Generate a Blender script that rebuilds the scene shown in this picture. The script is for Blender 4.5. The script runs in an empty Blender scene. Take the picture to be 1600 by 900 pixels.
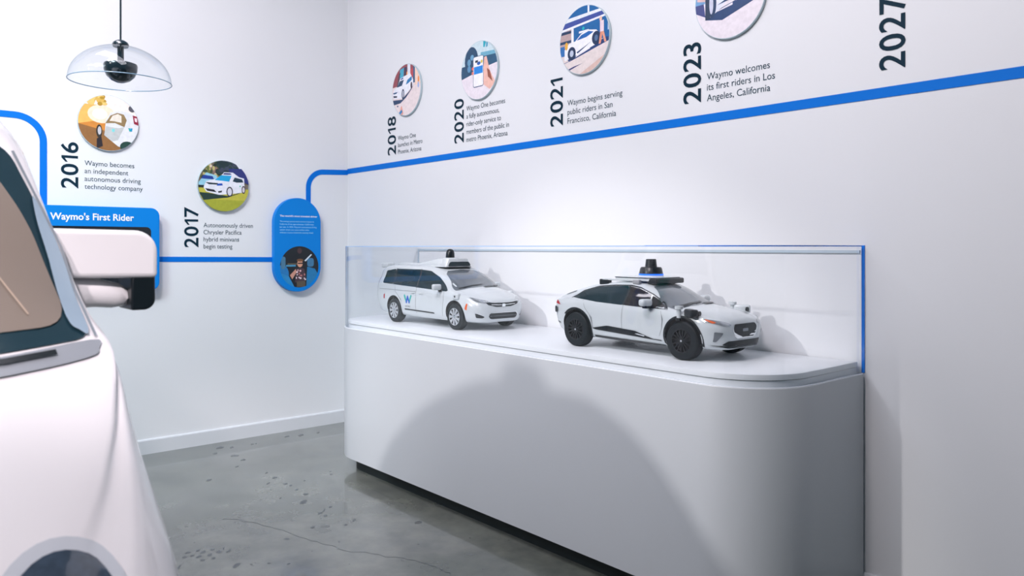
import bpy, bmesh, math, random
from mathutils import Vector, Matrix
from mathutils.bvhtree import BVHTree
PI = math.pi
random.seed(4)
S = bpy.context.scene
COL = S.collection

# ------------------------------------------------------------------ camera
cam = bpy.data.cameras.new('camera'); cam_o = bpy.data.objects.new('camera', cam); COL.objects.link(cam_o)
cam.sensor_width = 36.0; cam.lens = 36.0*1216/1600; cam.shift_y = -0.04
cam_o.location = (5.597, -3.110, 1.40)
cam_o.rotation_euler = (PI/2, 0, math.atan2(0.755, 0.656))
cam.clip_start = 0.05
cam.dof.use_dof = True; cam.dof.focus_distance = 4.2; cam.dof.aperture_fstop = 3.5
S.camera = cam_o

# ------------------------------------------------------------------ world, lights, exposure
w = bpy.data.worlds.new('world'); S.world = w; w.use_nodes = True
bg = w.node_tree.nodes['Background']; bg.inputs[0].default_value = (0.55, 0.85, 1.0, 1); bg.inputs[1].default_value = 0.12
S.view_settings.view_transform = 'Standard'; S.view_settings.look = 'None'; S.view_settings.gamma = 1
S.view_settings.exposure = 0.52
S.view_settings.use_curve_mapping = False

def area(loc, target, size, power, col=(1, 1, 1), sy=None, spread=180):
    l = bpy.data.lights.new('ceiling_light', 'AREA'); l.energy = power; l.color = col
    l.shape = 'RECTANGLE' if sy else 'DISK'; l.size = size; l.spread = math.radians(spread)
    if sy: l.size_y = sy
    o = bpy.data.objects.new('ceiling_light', l); COL.objects.link(o); o.location = loc
    d = Vector(target) - Vector(loc); o.rotation_euler = d.to_track_quat('-Z', 'Y').to_euler()
    return o
def spot(loc, target, power, angle, col=(1, 1, 1), r=0.05, blend=0.6):
    l = bpy.data.lights.new('track_or_fill_spot', 'SPOT'); l.energy = power; l.color = col
    l.spot_size = math.radians(angle); l.spot_blend = blend; l.shadow_soft_size = r
    o = bpy.data.objects.new('track_or_fill_spot', l); COL.objects.link(o); o.location = loc
    d = Vector(target) - Vector(loc); o.rotation_euler = d.to_track_quat('-Z', 'Y').to_euler()
    return o
WARM = (1.0, 0.895, 0.925); COOL = (0.80, 0.91, 1.0)
area((2.4, -2.5, 4.15), (2.2, -1.5, 0), 2.8, 62, (0.97, 0.92, 1.0), 0.8)
area((2.6, -5.0, 4.15), (2.2, -4.0, 0), 2.6, 40, (0.78, 0.94, 1.0), 0.8)
spot((2.6, -3.0, 4.0), (0.0, -1.1, 1.5), 165, 100, WARM, 0.2, 0.9)
spot((4.15, -3.0, 4.0), (4.5, 0.0, 2.7), 200, 110, WARM, 0.25, 0.9)
spot((2.6, -4.6, 4.0), (0.0, -1.5, 0.5), 360, 52, (0.78, 0.95, 1.0), 0.5, 0.9)  # added cool fill, lifts the lower left wall
spot((2.0, -7.3, 4.05), (2.7, -0.7, 0.45), 620, 26, (1.0, 0.94, 0.92), 0.09, 0.55)
spot((5.9, -4.6, 3.6), (3.7, -2.85, 1.0), 270, 46, (1.0, 0.88, 0.90), 0.08, 0.8)  # added fill, brightens the front of the car
spot((6.2, -4.1, 3.6), (3.3, -2.5, 1.38), 350, 22, (1.0, 0.90, 0.93), 0.08, 0.8)  # added narrow fill, brightens the wing mirror

# ------------------------------------------------------------------ materials
def mat(name, col, rough=0.5, metal=0.0, coat=0.0, spec=0.5, var=0.03, scale=6.0, bump=0.0, bscale=60.0, trans=0.0, emit=0.0, croughness=0.05):
    m = bpy.data.materials.new(name); m.use_nodes = True
    nt = m.node_tree; n = nt.nodes; L = nt.links; p = n['Principled BSDF']
    tc = n.new('ShaderNodeTexCoord'); nz = n.new('ShaderNodeTexNoise'); nz.inputs['Scale'].default_value = scale
    L.new(tc.outputs['Object'], nz.inputs['Vector'])
    mx = n.new('ShaderNodeMix'); mx.data_type = 'RGBA'
    mx.inputs[6].default_value = (*[c*(1-var) for c in col], 1); mx.inputs[7].default_value = (*[min(1, c*(1+var)) for c in col], 1)
    L.new(nz.outputs[0], mx.inputs[0]); L.new(mx.outputs[2], p.inputs['Base Color'])
    p.inputs['Roughness'].default_value = rough; p.inputs['Metallic'].default_value = metal
    p.inputs['Coat Weight'].default_value = coat; p.inputs['Coat Roughness'].default_value = croughness
    p.inputs['Specular IOR Level'].default_value = spec; p.inputs['Transmission Weight'].default_value = trans
    if emit:
        p.inputs['Emission Color'].default_value = (*col, 1); p.inputs['Emission Strength'].default_value = emit
    if bump:
        n2 = n.new('ShaderNodeTexNoise'); n2.inputs['Scale'].default_value = bscale; n2.inputs['Detail'].default_value = 6
        L.new(tc.outputs['Object'], n2.inputs['Vector'])
        b = n.new('ShaderNodeBump'); b.inputs['Strength'].default_value = bump; b.inputs['Distance'].default_value = 0.01
        L.new(n2.outputs[0], b.inputs['Height']); L.new(b.outputs[0], p.inputs['Normal'])
    return m

def clear_mat(name, tint, edge, power=3.0, refl=1.0, rough=0.0, ior=1.45):
    """thin clear acrylic: transparent body, Fresnel gloss, longer light path near grazing takes the edge colour"""
    m = bpy.data.materials.new(name); m.use_nodes = True
    nt = m.node_tree; n = nt.nodes; L = nt.links; n.remove(n['Principled BSDF'])
    out = n['Material Output']
    lw = n.new('ShaderNodeLayerWeight'); lw.inputs[0].default_value = 0.5
    p5 = n.new('ShaderNodeMath'); p5.operation = 'POWER'; p5.inputs[1].default_value = 5.0; L.new(lw.outputs['Facing'], p5.inputs[0])
    fr = n.new('ShaderNodeMath'); fr.operation = 'MULTIPLY_ADD'; fr.inputs[1].default_value = 0.95; fr.inputs[2].default_value = 0.035; L.new(p5.outputs[0], fr.inputs[0])
    pw = n.new('ShaderNodeMath'); pw.operation = 'POWER'; pw.inputs[1].default_value = power; L.new(lw.outputs['Facing'], pw.inputs[0])
    mx = n.new('ShaderNodeMix'); mx.data_type = 'RGBA'; mx.inputs[6].default_value = (*tint, 1); mx.inputs[7].default_value = (*edge, 1)
    L.new(pw.outputs[0], mx.inputs[0])
    tr = n.new('ShaderNodeBsdfTransparent'); L.new(mx.outputs[2], tr.inputs[0])
    gl = n.new('ShaderNodeBsdfGlossy'); gl.inputs['Roughness'].default_value = rough
    mu = n.new('ShaderNodeMath'); mu.operation = 'MULTIPLY'; mu.inputs[1].default_value = refl; L.new(fr.outputs[0], mu.inputs[0])
    ms = n.new('ShaderNodeMixShader'); L.new(mu.outputs[0], ms.inputs[0]); L.new(tr.outputs[0], ms.inputs[1]); L.new(gl.outputs[0], ms.inputs[2])
    L.new(ms.outputs[0], out.inputs[0])
    return m

def floor_mat():
    m = bpy.data.materials.new('polished_concrete'); m.use_nodes = True
    nt = m.node_tree; n = nt.nodes; L = nt.links; p = n['Principled BSDF']
    tc = n.new('ShaderNodeTexCoord')
    def noise(sc, det=5, dist=0.0, rough=0.5):
        z = n.new('ShaderNodeTexNoise'); z.inputs['Scale'].default_value = sc; z.inputs['Detail'].default_value = det
        z.inputs['Distortion'].default_value = dist; z.inputs['Roughness'].default_value = rough
        L.new(tc.outputs['Object'], z.inputs['Vector']); return z
    def ramp(src, stops):
        r = n.new('ShaderNodeValToRGB'); r.color_ramp.elements[0].position = stops[0][0]; r.color_ramp.elements[0].color = (*stops[0][1], 1)
        r.color_ramp.elements[1].position = stops[-1][0]; r.color_ramp.elements[1].color = (*stops[-1][1], 1)
        for s in stops[1:-1]:
            e = r.color_ramp.elements.new(s[0]); e.color = (*s[1], 1)
        L.new(src, r.inputs[0]); return r
    def mult(a, b, f=1.0):
        x = n.new('ShaderNodeMix'); x.data_type = 'RGBA'; x.blend_type = 'MULTIPLY'; x.inputs[0].default_value = f
        L.new(a, x.inputs[6]); L.new(b, x.inputs[7]); return x.outputs[2]
    base = ramp(noise(1.1, 4, 0.0).outputs[0], [(0.36, (0.092, 0.108, 0.096)), (0.5, (0.138, 0.15, 0.137)), (0.68, (0.171, 0.187, 0.175))])
    fine = ramp(noise(6, 5, 0.0, 0.6).outputs[0], [(0.32, (0.74, 0.75, 0.77)), (0.68, (1.14, 1.12, 1.08))])
    c = mult(base.outputs[0], fine.outputs[0])
    spk = ramp(noise(8.5, 3, 0.3).outputs[0], [(0.70, (1, 1, 1)), (0.72, (0.34, 0.35, 0.36))])
    c = mult(c, spk.outputs[0])
    spk2 = ramp(noise(21, 2, 0.3).outputs[0], [(0.73, (1, 1, 1)), (0.755, (0.3, 0.31, 0.33))])
    c = mult(c, spk2.outputs[0])
    L.new(c, p.inputs['Base Color'])
    rr = ramp(noise(4, 5).outputs[0], [(0.3, (0.16,)*3), (0.7, (0.26,)*3)])
    L.new(rr.outputs[0], p.inputs['Roughness']); p.inputs['Specular IOR Level'].default_value = 0.5
    p.inputs['Coat Weight'].default_value = 0.6; p.inputs['Coat Roughness'].default_value = 0.06
    return m

M = {}
M['wall'] = mat('wall_paint', (0.79, 0.81, 0.835), 0.6, var=0.01, scale=2, bump=0.03, bscale=180, spec=0.3)
M['base'] = mat('baseboard_paint', (0.68, 0.71, 0.745), 0.4, var=0.01)
M['ceil'] = mat('ceiling_paint', (0.30, 0.35, 0.38), 0.9)
M['wall_far'] = mat('far_wall_paint', (0.28, 0.36, 0.40), 0.8)
M['floor'] = floor_mat()
M['blue'] = mat('blue_vinyl', (0.0, 0.17, 0.68), 0.6, var=0.01, spec=0.15)
M['panel_blue'] = mat('blue_panel', (0.0, 0.22, 0.70), 0.5, var=0.01, spec=0.2)
M['ink'] = mat('dark_lettering', (0.002, 0.024, 0.045), 0.6, var=0.02, spec=0.15)
M['inkthin'] = mat('slate_lettering', (0.008, 0.045, 0.075), 0.6, var=0.02, spec=0.15)
M['white_ink'] = mat('white_lettering', (0.9, 0.92, 0.95), 0.5)
M['cyan_ink'] = mat('pale_cyan_lettering', (0.35, 0.75, 0.95), 0.5)
M['disc'] = mat('acrylic_disc', (0.50, 0.62, 0.67), 0.25, var=0.02)
M['screen'] = mat('dark_screen', (0.012, 0.016, 0.022), 0.15, var=0.1)
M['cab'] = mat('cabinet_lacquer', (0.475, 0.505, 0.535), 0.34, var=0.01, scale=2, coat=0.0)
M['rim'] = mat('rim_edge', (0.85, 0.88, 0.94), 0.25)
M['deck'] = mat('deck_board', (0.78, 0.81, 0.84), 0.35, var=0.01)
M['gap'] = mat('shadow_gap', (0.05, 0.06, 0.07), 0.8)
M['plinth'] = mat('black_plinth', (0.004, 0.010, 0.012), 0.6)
M['glass'] = clear_mat('clear_acrylic', (0.985, 0.992, 0.997), (0.35, 0.60, 0.90), 9.0, 1.0)
M['edge_blue'] = mat('acrylic_edge_blue', (0.02, 0.22, 0.85), 0.15)
M['edge_pale'] = mat('acrylic_edge_pale', (0.32, 0.52, 0.86), 0.15)
M['foot'] = mat('rail_foot_grey', (0.30, 0.31, 0.33), 0.4)
M['channel'] = mat('acrylic_channel', (0.50, 0.60, 0.68), 0.3)
M['car_white'] = mat('model_white_paint', (0.60, 0.645, 0.67), 0.25, coat=0.5, var=0.01)
M['big_white'] = mat('car_white_paint', (0.80, 0.78, 0.80), 0.25, coat=0.7, var=0.01)
M['dark_glass'] = mat('dark_glass', (0.008, 0.024, 0.032), 0.10, spec=0.35, var=0.2, scale=14)
M['brown_glass'] = mat('brown_window', (0.022, 0.020, 0.020), 0.10, coat=0.3, var=0.2, scale=14)
M['grey_glass'] = mat('grey_windscreen', (0.13, 0.15, 0.17), 0.16, coat=0.4, var=0.15, scale=16)
M['tyre'] = mat('tyre_rubber', (0.004, 0.008, 0.011), 0.6, spec=0.25, bump=0.1)
M['alloy'] = mat('silver_alloy', (0.60, 0.62, 0.65), 0.3, metal=0.6)
M['black_alloy'] = mat('black_alloy', (0.015, 0.017, 0.02), 0.35, metal=0.3)
M['black'] = mat('black_plastic', (0.005, 0.009, 0.012), 0.3, spec=0.35)
M['well'] = mat('wheel_well', (0.008, 0.010, 0.012), 0.8)
M['seam'] = mat('panel_seam', (0.22, 0.24, 0.26), 0.6)
M['chrome'] = mat('chrome', (0.75, 0.78, 0.8), 0.12, metal=1.0)
M['lamp'] = mat('headlamp', (0.42, 0.45, 0.48), 0.1, metal=0.6, coat=1.0, var=0.5, scale=60)
M['amber'] = mat('amber_lens', (0.75, 0.12, 0.02), 0.25)
M['red'] = mat('red_lens', (0.45, 0.01, 0.02), 0.25)
M['teal'] = mat('teal_logo', (0.0, 0.42, 0.36), 0.4)
M['logo_blue'] = mat('blue_logo', (0.0, 0.09, 0.55), 0.4)
M['glow_blue'] = mat('blue_light_ring', (0.01, 0.16, 0.95), 0.3, emit=0.5)
M['frit'] = mat('windscreen_border', (0.010, 0.030, 0.042), 0.12, coat=0.6)
M['screen_glass'] = mat('tinted_windscreen', (0.20, 0.165, 0.14), 0.12, coat=0.5, var=0.08, scale=3)
M['tan'] = mat('tan_trim', (0.34, 0.26, 0.20), 0.5)
M['cowl'] = mat('cowl_trim', (0.24, 0.26, 0.29), 0.35, coat=0.3)
M['grey_trim'] = mat('grey_trim', (0.20, 0.23, 0.26), 0.3, coat=0.3)
M['pillar_glare'] = mat('painted_pillar_glare', (0.26, 0.34, 0.42), 0.22, coat=0.8)  # bluish glare on the windscreen border, put into the colour
M['stain'] = mat('concrete_stain', (0.055, 0.068, 0.075), 0.4, var=0.3, scale=30, coat=0.5)
M['lamp_glass'] = mat('big_headlamp_lens', (0.035, 0.055, 0.085), 0.10, coat=1.0, var=0.6, scale=40)
M['lamp_ring'] = mat('headlamp_surround', (0.55, 0.58, 0.63), 0.25, coat=0.4)
M['pend_black'] = mat('pendant_black', (0.008, 0.020, 0.028), 0.18, coat=0.5)
M['pend_glass'] = clear_mat('pendant_glass', (0.97, 0.98, 0.99), (0.45, 0.60, 0.72), 6.0, 0.9)
M['pend_rim'] = mat('pendant_rim', (0.20, 0.33, 0.45), 0.15)
def vc_mat():
    m = bpy.data.materials.new('photo_print'); m.use_nodes = True
    n = m.node_tree.nodes; L = m.node_tree.links; p = n['Principled BSDF']
    a = n.new('ShaderNodeVertexColor'); a.layer_name = 'Col'
    nz = n.new('ShaderNodeTexNoise'); nz.inputs['Scale'].default_value = 45; nz.inputs['Detail'].default_value = 5
    tc = n.new('ShaderNodeTexCoord'); L.new(tc.outputs['Object'], nz.inputs['Vector'])
    r = n.new('ShaderNodeValToRGB'); r.color_ramp.elements[0].position = 0.35; r.color_ramp.elements[0].color = (0.93, 0.93, 0.93, 1)
    r.color_ramp.elements[1].position = 0.65; r.color_ramp.elements[1].color = (1.04, 1.04, 1.04, 1); L.new(nz.outputs[0], r.inputs[0])
    x = n.new('ShaderNodeMix'); x.data_type = 'RGBA'; x.blend_type = 'MULTIPLY'; x.inputs[0].default_value = 1
    L.new(a.outputs[0], x.inputs[6]); L.new(r.outputs[0], x.inputs[7]); L.new(x.outputs[2], p.inputs['Base Color'])
    p.inputs['Roughness'].default_value = 0.4
    return m
M['print'] = vc_mat()

# ------------------------------------------------------------------ helpers
def link(name, me, parent=None, loc=None, rot=None):
    o = bpy.data.objects.new(name, me); COL.objects.link(o)
    if parent: o.parent = parent
    if loc: o.location = loc
    if rot: o.rotation_euler = rot
    return o
def mk(name, vf, m, parent=None, smooth=False, loc=None, rot=None, ang=35):
    v, f = vf[0], vf[1]
    me = bpy.data.meshes.new(name); me.from_pydata([tuple(p) for p in v], [], [tuple(q) for q in f]); me.update()
    b = bmesh.new(); b.from_mesh(me); bmesh.ops.recalc_face_normals(b, faces=b.faces); b.to_mesh(me); b.free()
    me.materials.append(M[m] if isinstance(m, str) else m)
    if smooth:
        me.polygons.foreach_set('use_smooth', [True]*len(me.polygons)); me.set_sharp_from_angle(angle=math.radians(ang))
    return link(name, me, parent, loc, rot)
def tag(o, label, cat, group=None, kind=None):
    if label: o['label'] = label
    if cat: o['category'] = cat
    if group: o['group'] = group
    if kind: o['kind'] = kind
    return o
def empty(name, loc, rot=(0, 0, 0)):
    o = bpy.data.objects.new(name, None); COL.objects.link(o); o.location = loc; o.rotation_euler = rot; o.empty_display_size = 0.1; return o
def struct(o): o['kind'] = 'structure'; return o
def join(*vfs):
    V, F = [], []
    for v, f in vfs:
        k = len(V); V += [tuple(p) for p in v]; F += [tuple(i+k for i in q) for q in f]
    return V, F
def box(x0, x1, y0, y1, z0, z1):
    v = [(x, y, z) for z in (z0, z1) for y in (y0, y1) for x in (x0, x1)]
    return v, [(0, 2, 3, 1), (4, 5, 7, 6), (0, 1, 5, 4), (2, 6, 7, 3), (0, 4, 6, 2), (1, 3, 7, 5)]
def prism(o, z0, z1, bev=0.0):
    n = len(o)
    rings = [(z0, 0), (z1, 0)]
    if bev:
        rings = [(z0, 0), (z1-bev, 0), (z1-bev*0.3, bev*0.3), (z1, bev)]
    V = []
    for z, ins in rings:
        oo = inset(o, ins) if ins else o
        V += [(p[0], p[1], z) for p in oo]
    F = [tuple(range(n))[::-1], tuple(range((len(rings)-1)*n, len(rings)*n))]
    for k in range(len(rings)-1):
        for i in range(n):
            j = (i+1) % n; F.append((k*n+i, k*n+j, (k+1)*n+j, (k+1)*n+i))
    return V, F
def inset(o, d):
    n = len(o); a = sum(o[i][0]*o[(i+1) % n][1]-o[(i+1) % n][0]*o[i][1] for i in range(n)); s = 1 if a > 0 else -1
    r = []
    for i in range(n):
        p0 = Vector(o[i-1][:2]); p1 = Vector(o[i][:2]); p2 = Vector(o[(i+1) % n][:2])
        e1 = (p1-p0).normalized(); e2 = (p2-p1).normalized()
        nn = Vector((-(e1.y+e2.y), e1.x+e2.x)); nn = nn.normalized()*s
        c = max(0.4, nn.dot(Vector((-e1.y, e1.x))*s)); q = p1+nn*(d/c); r.append((q.x, q.y))
    return r
def circ(cx, cy, r, n=48, ry=None, a0=0):
    ry = ry or r
    return [(cx+r*math.cos(a0+2*PI*i/n), cy+ry*math.sin(a0+2*PI*i/n)) for i in range(n)]
def rrect(x0, x1, y0, y1, r, n=8):
    o = []
    for cx, cy, a in ((x1-r, y0+r, -PI/2), (x1-r, y1-r, 0), (x0+r, y1-r, PI/2), (x0+r, y0+r, PI)):
        for i in range(n+1):
            t = a+PI/2*i/n; o.append((cx+r*math.cos(t), cy+r*math.sin(t)))
    return o
def arcpts(cx, cy, r, a0, a1, n=10):
    return [(cx+r*math.cos(math.radians(a0+(a1-a0)*i/n)), cy+r*math.sin(math.radians(a0+(a1-a0)*i/n))) for i in range(n+1)]
def ribbon(path, wd):
    """closed outline round a polyline"""
    L, R = [], []
    path = [p for i, p in enumerate(path) if i == 0 or math.hypot(p[0]-path[i-1][0], p[1]-path[i-1][1]) > 1e-6]
    n = len(path)
    for i in range(n):
        p = Vector(path[i]); a = Vector(path[max(0, i-1)]); b = Vector(path[min(n-1, i+1)])
        t = (b-a).normalized(); nn = Vector((-t.y, t.x)); k = 1.0
        if 0 < i < n-1:
            e = (p-a).normalized(); k = 1/max(0.5, nn.dot(Vector((-e.y, e.x))))
        L.append(tuple(p+nn*wd/2*k)); R.append(tuple(p-nn*wd/2*k))
    return L+R[::-1]
def ribbon_vf(path, wd, z0, z1):
    o = ribbon(path, wd); n = len(o)//2; N = 2*n
    V = [(p[0], p[1], z0) for p in o]+[(p[0], p[1], z1) for p in o]; F = []
    for i in range(n-1):
        a, b, c, d = i, i+1, N-2-i, N-1-i
        F += [(a, b, c, d)[::-1], (a+N, b+N, c+N, d+N)]
    for i in range(N):
        j = (i+1) % N; F.append((i, j, j+N, i+N))
    return V, F
def lathe(prof, n=40, axis='z', c=(0, 0, 0)):
    V, F = [], []; m = len(prof)
    for i in range(n):
        a = 2*PI*i/n
        for r, h in prof:
            x, y = r*math.cos(a), r*math.sin(a)
            V.append((c[0]+x, c[1]+y, c[2]+h) if axis == 'z' else ((c[0]+x, c[1]+h, c[2]+y) if axis == 'y' else (c[0]+h, c[1]+x, c[2]+y)))
    for i in range(n):
        j = (i+1) % n
        for k in range(m-1):
            F.append((i*m+k, j*m+k, j*m+k+1, i*m+k+1))
    return V, F
def tube(pts, r, n=8):
    V, F = [], []; pts = [Vector(p) for p in pts]; up = Vector((0.13, 0.2, 1)).normalized()
    for i, p in enumerate(pts):
        t = (pts[min(i+1, len(pts)-1)]-pts[max(i-1, 0)]).normalized()
        a = t.cross(up)
        if a.length < 1e-3: a = t.cross(Vector((1, 0, 0)))
        a.normalize(); b = t.cross(a)
        rr = r[i] if isinstance(r, (list, tuple)) else r
        V += [tuple(p+a*rr*math.cos(2*PI*k/n)+b*rr*math.sin(2*PI*k/n)) for k in range(n)]
    for i in range(len(pts)-1):
        for k in range(n):
            F.append((i*n+k, i*n+(k+1) % n, (i+1)*n+(k+1) % n, (i+1)*n+k))
    F.append(tuple(range(n))[::-1]); F.append(tuple(range((len(pts)-1)*n, len(pts)*n)))
    return V, F
def rbox(x0, x1, y0, y1, z0, z1, r, seg=3):
    b = bmesh.new(); v, f = box(x0, x1, y0, y1, z0, z1); vs = [b.verts.new(p) for p in v]
    for q in f: b.faces.new([vs[i] for i in q])
    bmesh.ops.bevel(b, geom=list(b.edges), offset=r, segments=seg, profile=0.5, affect='EDGES')
    b.verts.index_update(); V = [tuple(p.co) for p in b.verts]; F = [tuple(p.index for p in q.verts) for q in b.faces]; b.free(); return V, F
def xf(vf, mtx): return [tuple(mtx @ Vector(p)) for p in vf[0]], vf[1]

_dg = None
def text_vf(s, bold=0.0):
    cu = bpy.data.curves.new('t', 'FONT'); cu.body = s; cu.size = 1.0; cu.resolution_u = 4; cu.offset = bold; cu.fill_mode = 'BOTH'
    o = bpy.data.objects.new('t', cu); COL.objects.link(o)
    dg = bpy.context.evaluated_depsgraph_get(); dg.update()
    me = bpy.data.meshes.new_from_object(o.evaluated_get(dg))
    V = [tuple(v.co) for v in me.vertices]; F = [tuple(p.vertices) for p in me.polygons]
    bpy.data.objects.remove(o); bpy.data.curves.remove(cu); bpy.data.meshes.remove(me)
    return V, F
def ext(v, k): return min(p[k] for p in v), max(p[k] for p in v)
_h = text_vf('H'); CAP = ext(_h[0], 1)[1]
def lines_vf(lines, width, cap, pitch, bold=0.0, z=0.001):
    ts = [text_vf(l, bold) for l in lines]
    x0 = min(ext(t[0], 0)[0] for t in ts); wmax = max(ext(t[0], 0)[1]-ext(t[0], 0)[0] for t in ts)
    sx = width/wmax; sy = cap/CAP; out = []
    for i, t in enumerate(ts):
        lx = ext(t[0], 0)[0]
        out.append(([((p[0]-lx)*sx, p[1]*sy-i*pitch, z) for p in t[0]], t[1]))
    return join(*out)
RW = (PI/2, 0, 0); LW = (PI/2, 0, PI/2)

# ------------------------------------------------------------------ the room
HC = 4.2; XR = 10.0; YB = -9.0
struct(mk('floor', box(-0.1, XR, YB, 0.1, -0.1, 0), 'floor'))
struct(mk('ceiling', box(-0.1, XR, YB, 0.1, HC, HC+0.1), 'ceil'))
struct(mk('wall_right', box(-0.1, XR, 0.0, 0.1, 0, HC), 'wall'))
struct(mk('wall_left', box(-0.1, 0.0, YB, 0.0, 0, HC), 'wall'))
struct(mk('wall_back', box(-0.1, XR, YB-0.1, YB, 0, HC), 'wall_far'))
bo = [(0, 0), (0.014, 0), (0.014, 0.090), (0.010, 0.098), (0.0, 0.100)]
V = [(p[0], y, p[1]) for y in (YB, 0) for p in bo]
struct(mk('baseboard_left', (V, [(0, 1, 2, 3, 4), (9, 8, 7, 6, 5)]+[(i, (i+1) % 5, (i+1) % 5+5, i+5) for i in range(5)]), 'base'))
V = [(x, -p[0], p[1]) for x in (0.014, XR) for p in bo]
struct(mk('baseboard_right', (V, [(0, 1, 2, 3, 4), (9, 8, 7, 6, 5)]+[(i, (i+1) % 5, (i+1) % 5+5, i+5) for i in range(5)]), 'base'))

def stains(parent):
    rr = random.Random(9); V, F = [], []
    for x, y, a, b in [(0.157, -1.083, 0.027, 0.041), (0.21, -1.022, 0.013, 0.027), (0.296, -1.17, 0.013, 0.026), (0.432, -1.091, 0.031, 0.026), (0.571, -1.086, 0.017, 0.026), (0.702, -1.18, 0.012, 0.02), (0.876, -1.42, 0.015, 0.028), (0.957, -1.093, 0.008, 0.017), (1.085, -1.1, 0.016, 0.024), (1.169, -1.175, 0.008, 0.023), (1.29, -1.214, 0.006, 0.016), (1.245, -1.103, 0.014, 0.018), (1.297, -1.095, 0.008, 0.018), (1.394, -1.102, 0.009, 0.018), (1.263, -0.99, 0.008, 0.014), (1.502, -1.099, 0.015, 0.022), (1.622, -1.176, 0.021, 0.038), (1.475, -1.239, 0.006, 0.013), (1.248, -0.807, 0.008, 0.017), (1.19, -0.782, 0.006, 0.015), (0.195, -0.498, 0.021, 0.04), (0.163, -0.594, 0.019, 0.023), (0.207, -0.363, 0.014, 0.018), (0.214, -0.877, 0.011, 0.017), (0.218, -0.851, 0.009, 0.017), (1.845, -1.188, 0.013, 0.02), (1.822, -1.154, 0.007, 0.033), (1.789, -1.099, 0.01, 0.017), (1.899, -1.186, 0.01, 0.016), (2.009, -1.313, 0.013, 0.016), (2.07, -1.477, 0.018, 0.015), (2.218, -1.778, 0.015, 0.031), (2.291, -1.661, 0.007, 0.01), (2.086, -1.17, 0.01, 0.016), (2.056, -1.103, 0.011, 0.02), (2.264, -1.303, 0.006, 0.011), (1.937, -1.847, 0.012, 0.014), (1.97, -1.794, 0.012, 0.014), (1.988, -1.75, 0.006, 0.014), (1.93, -1.891, 0.012, 0.014), (1.97, -1.835, 0.013, 0.018), (2.017, -1.782, 0.013, 0.018), (2.034, -1.744, 0.009, 0.025), (1.98, -1.888, 0.01, 0.014), (2.023, -1.825, 0.012, 0.018), (1.976, -1.923, 0.012, 0.014), (2.014, -1.87, 0.014, 0.018), (2.075, -1.827, 0.012, 0.017), (2.063, -1.871, 0.013, 0.014), (2.077, -1.983, 0.011, 0.034)]:
        # long axis across the view, short axis away from it
        n = 9; k0 = len(V); ux, uy = 0.6556, 0.755; vx, vy = -0.755, 0.656
        for i in range(n):
            t = 2*PI*i/n; r = rr.uniform(0.6, 1.15)
            p, q = a*r*math.cos(t), b*r*math.sin(t)
            V.append((x+ux*p+vx*q, y+uy*p+vy*q, 0.0006))
        F.append(tuple(range(k0, k0+n)))
    o = mk('floor_stains', (V, F), 'stain', parent); o['kind'] = 'stuff'
    cp = [(1.6, -1.617), (1.658, -1.55), (1.866, -1.477), (2.083, -1.411), (2.268, -1.371), (2.382, -1.334), (2.499, -1.268), (2.662, -1.168), (2.761, -1.14), (2.846, -1.125), (2.915, -1.117)]
    pp = []
    for i in range(len(cp)-1):
        for j in range(5):
            t = j/5; pp.append((cp[i][0]+(cp[i+1][0]-cp[i][0])*t+rr.uniform(-.012, .012), cp[i][1]+(cp[i+1][1]-cp[i][1])*t+rr.uniform(-.012, .012)))
    mk('floor_crack', ribbon_vf(pp, 0.0035, 0.0001, 0.0007), 'stain', parent)
stains(bpy.data.objects['floor'])

# ------------------------------------------------------------------ blue time line
def lwp(path, wd, x0=0.0005, x1=0.0025):            # ribbon on the left wall from (y, z)
    V, F = ribbon_vf(path, wd, x0, x1); return [(p[2], p[0], p[1]) for p in V], F
st = mk('timeline_stripe', lwp([(-3.6, 2.211), (-2.32, 2.211)]+arcpts(-2.285, 2.056, 0.155, 90, 0, 12)+[(-2.13, 1.62)], 0.04), 'blue')
tag(st, 'blue stripe bending down on the left wall beside the 2016 numerals', 'stripe')
st = mk('timeline_stripe', lwp([(-1.50, 1.317), (-0.60, 1.306)], 0.036), 'blue')
tag(st, 'short straight blue stripe below the 2017 text', 'stripe')
st = mk('timeline_stripe', join(lwp([(-0.342, 1.742), (-0.342, 1.86)]+arcpts(-0.212, 1.86, 0.13, 180, 90, 12)+[(0.0, 2.0)], 0.04),
        box(0.0005, XR-3, -0.0025, -0.0005, 1.987, 2.028)), 'blue')
tag(st, 'long blue stripe rising from the pill sign and running along the right wall', 'stripe')

# ------------------------------------------------------------------ lettering
def digits_vf(s):
    out, x = [], 0.0
    for ch in s:
        if ch == '1':
            c = CAP; t = 0.105
            V = [(0.16, 0), (0.16+t, 0), (0.16+t, c), (0.16+t*0.15, c), (0.0, c*0.76), (0.0, c*0.62), (0.16, c*0.80)]
            g = ([(p[0], p[1], 0) for p in V], [(0, 1, 2, 6), (2, 3, 4, 5, 6)]); wd = 0.30
        else:
            g = text_vf(ch, 0.014); wd = ext(g[0], 0)[1]-ext(g[0], 0)[0]
        lx = ext(g[0], 0)[0]
        out.append(([(p[0]-lx+x, p[1], 0) for p in g[0]], g[1])); x += wd+0.075
    return join(*out)
def year(wall, s, a0, z0, a1, z1):
    V, F = digits_vf(s); x0, x1 = ext(V, 0); y0, y1 = ext(V, 1)
    V = [(-(p[1]-y0)/(y1-y0)*(a1-a0)+(a1-a0), (p[0]-x0)/(x1-x0)*(z1-z0), 0.0015) for p in V]
    o = mk('year_numerals', (V, F), 'ink', None, loc=(a0, 0, z0) if wall == 'R' else (0, a0, z0), rot=RW if wall == 'R' else LW)
    return tag(o, YL[s], 'numerals', 'year numerals on the walls')
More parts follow.
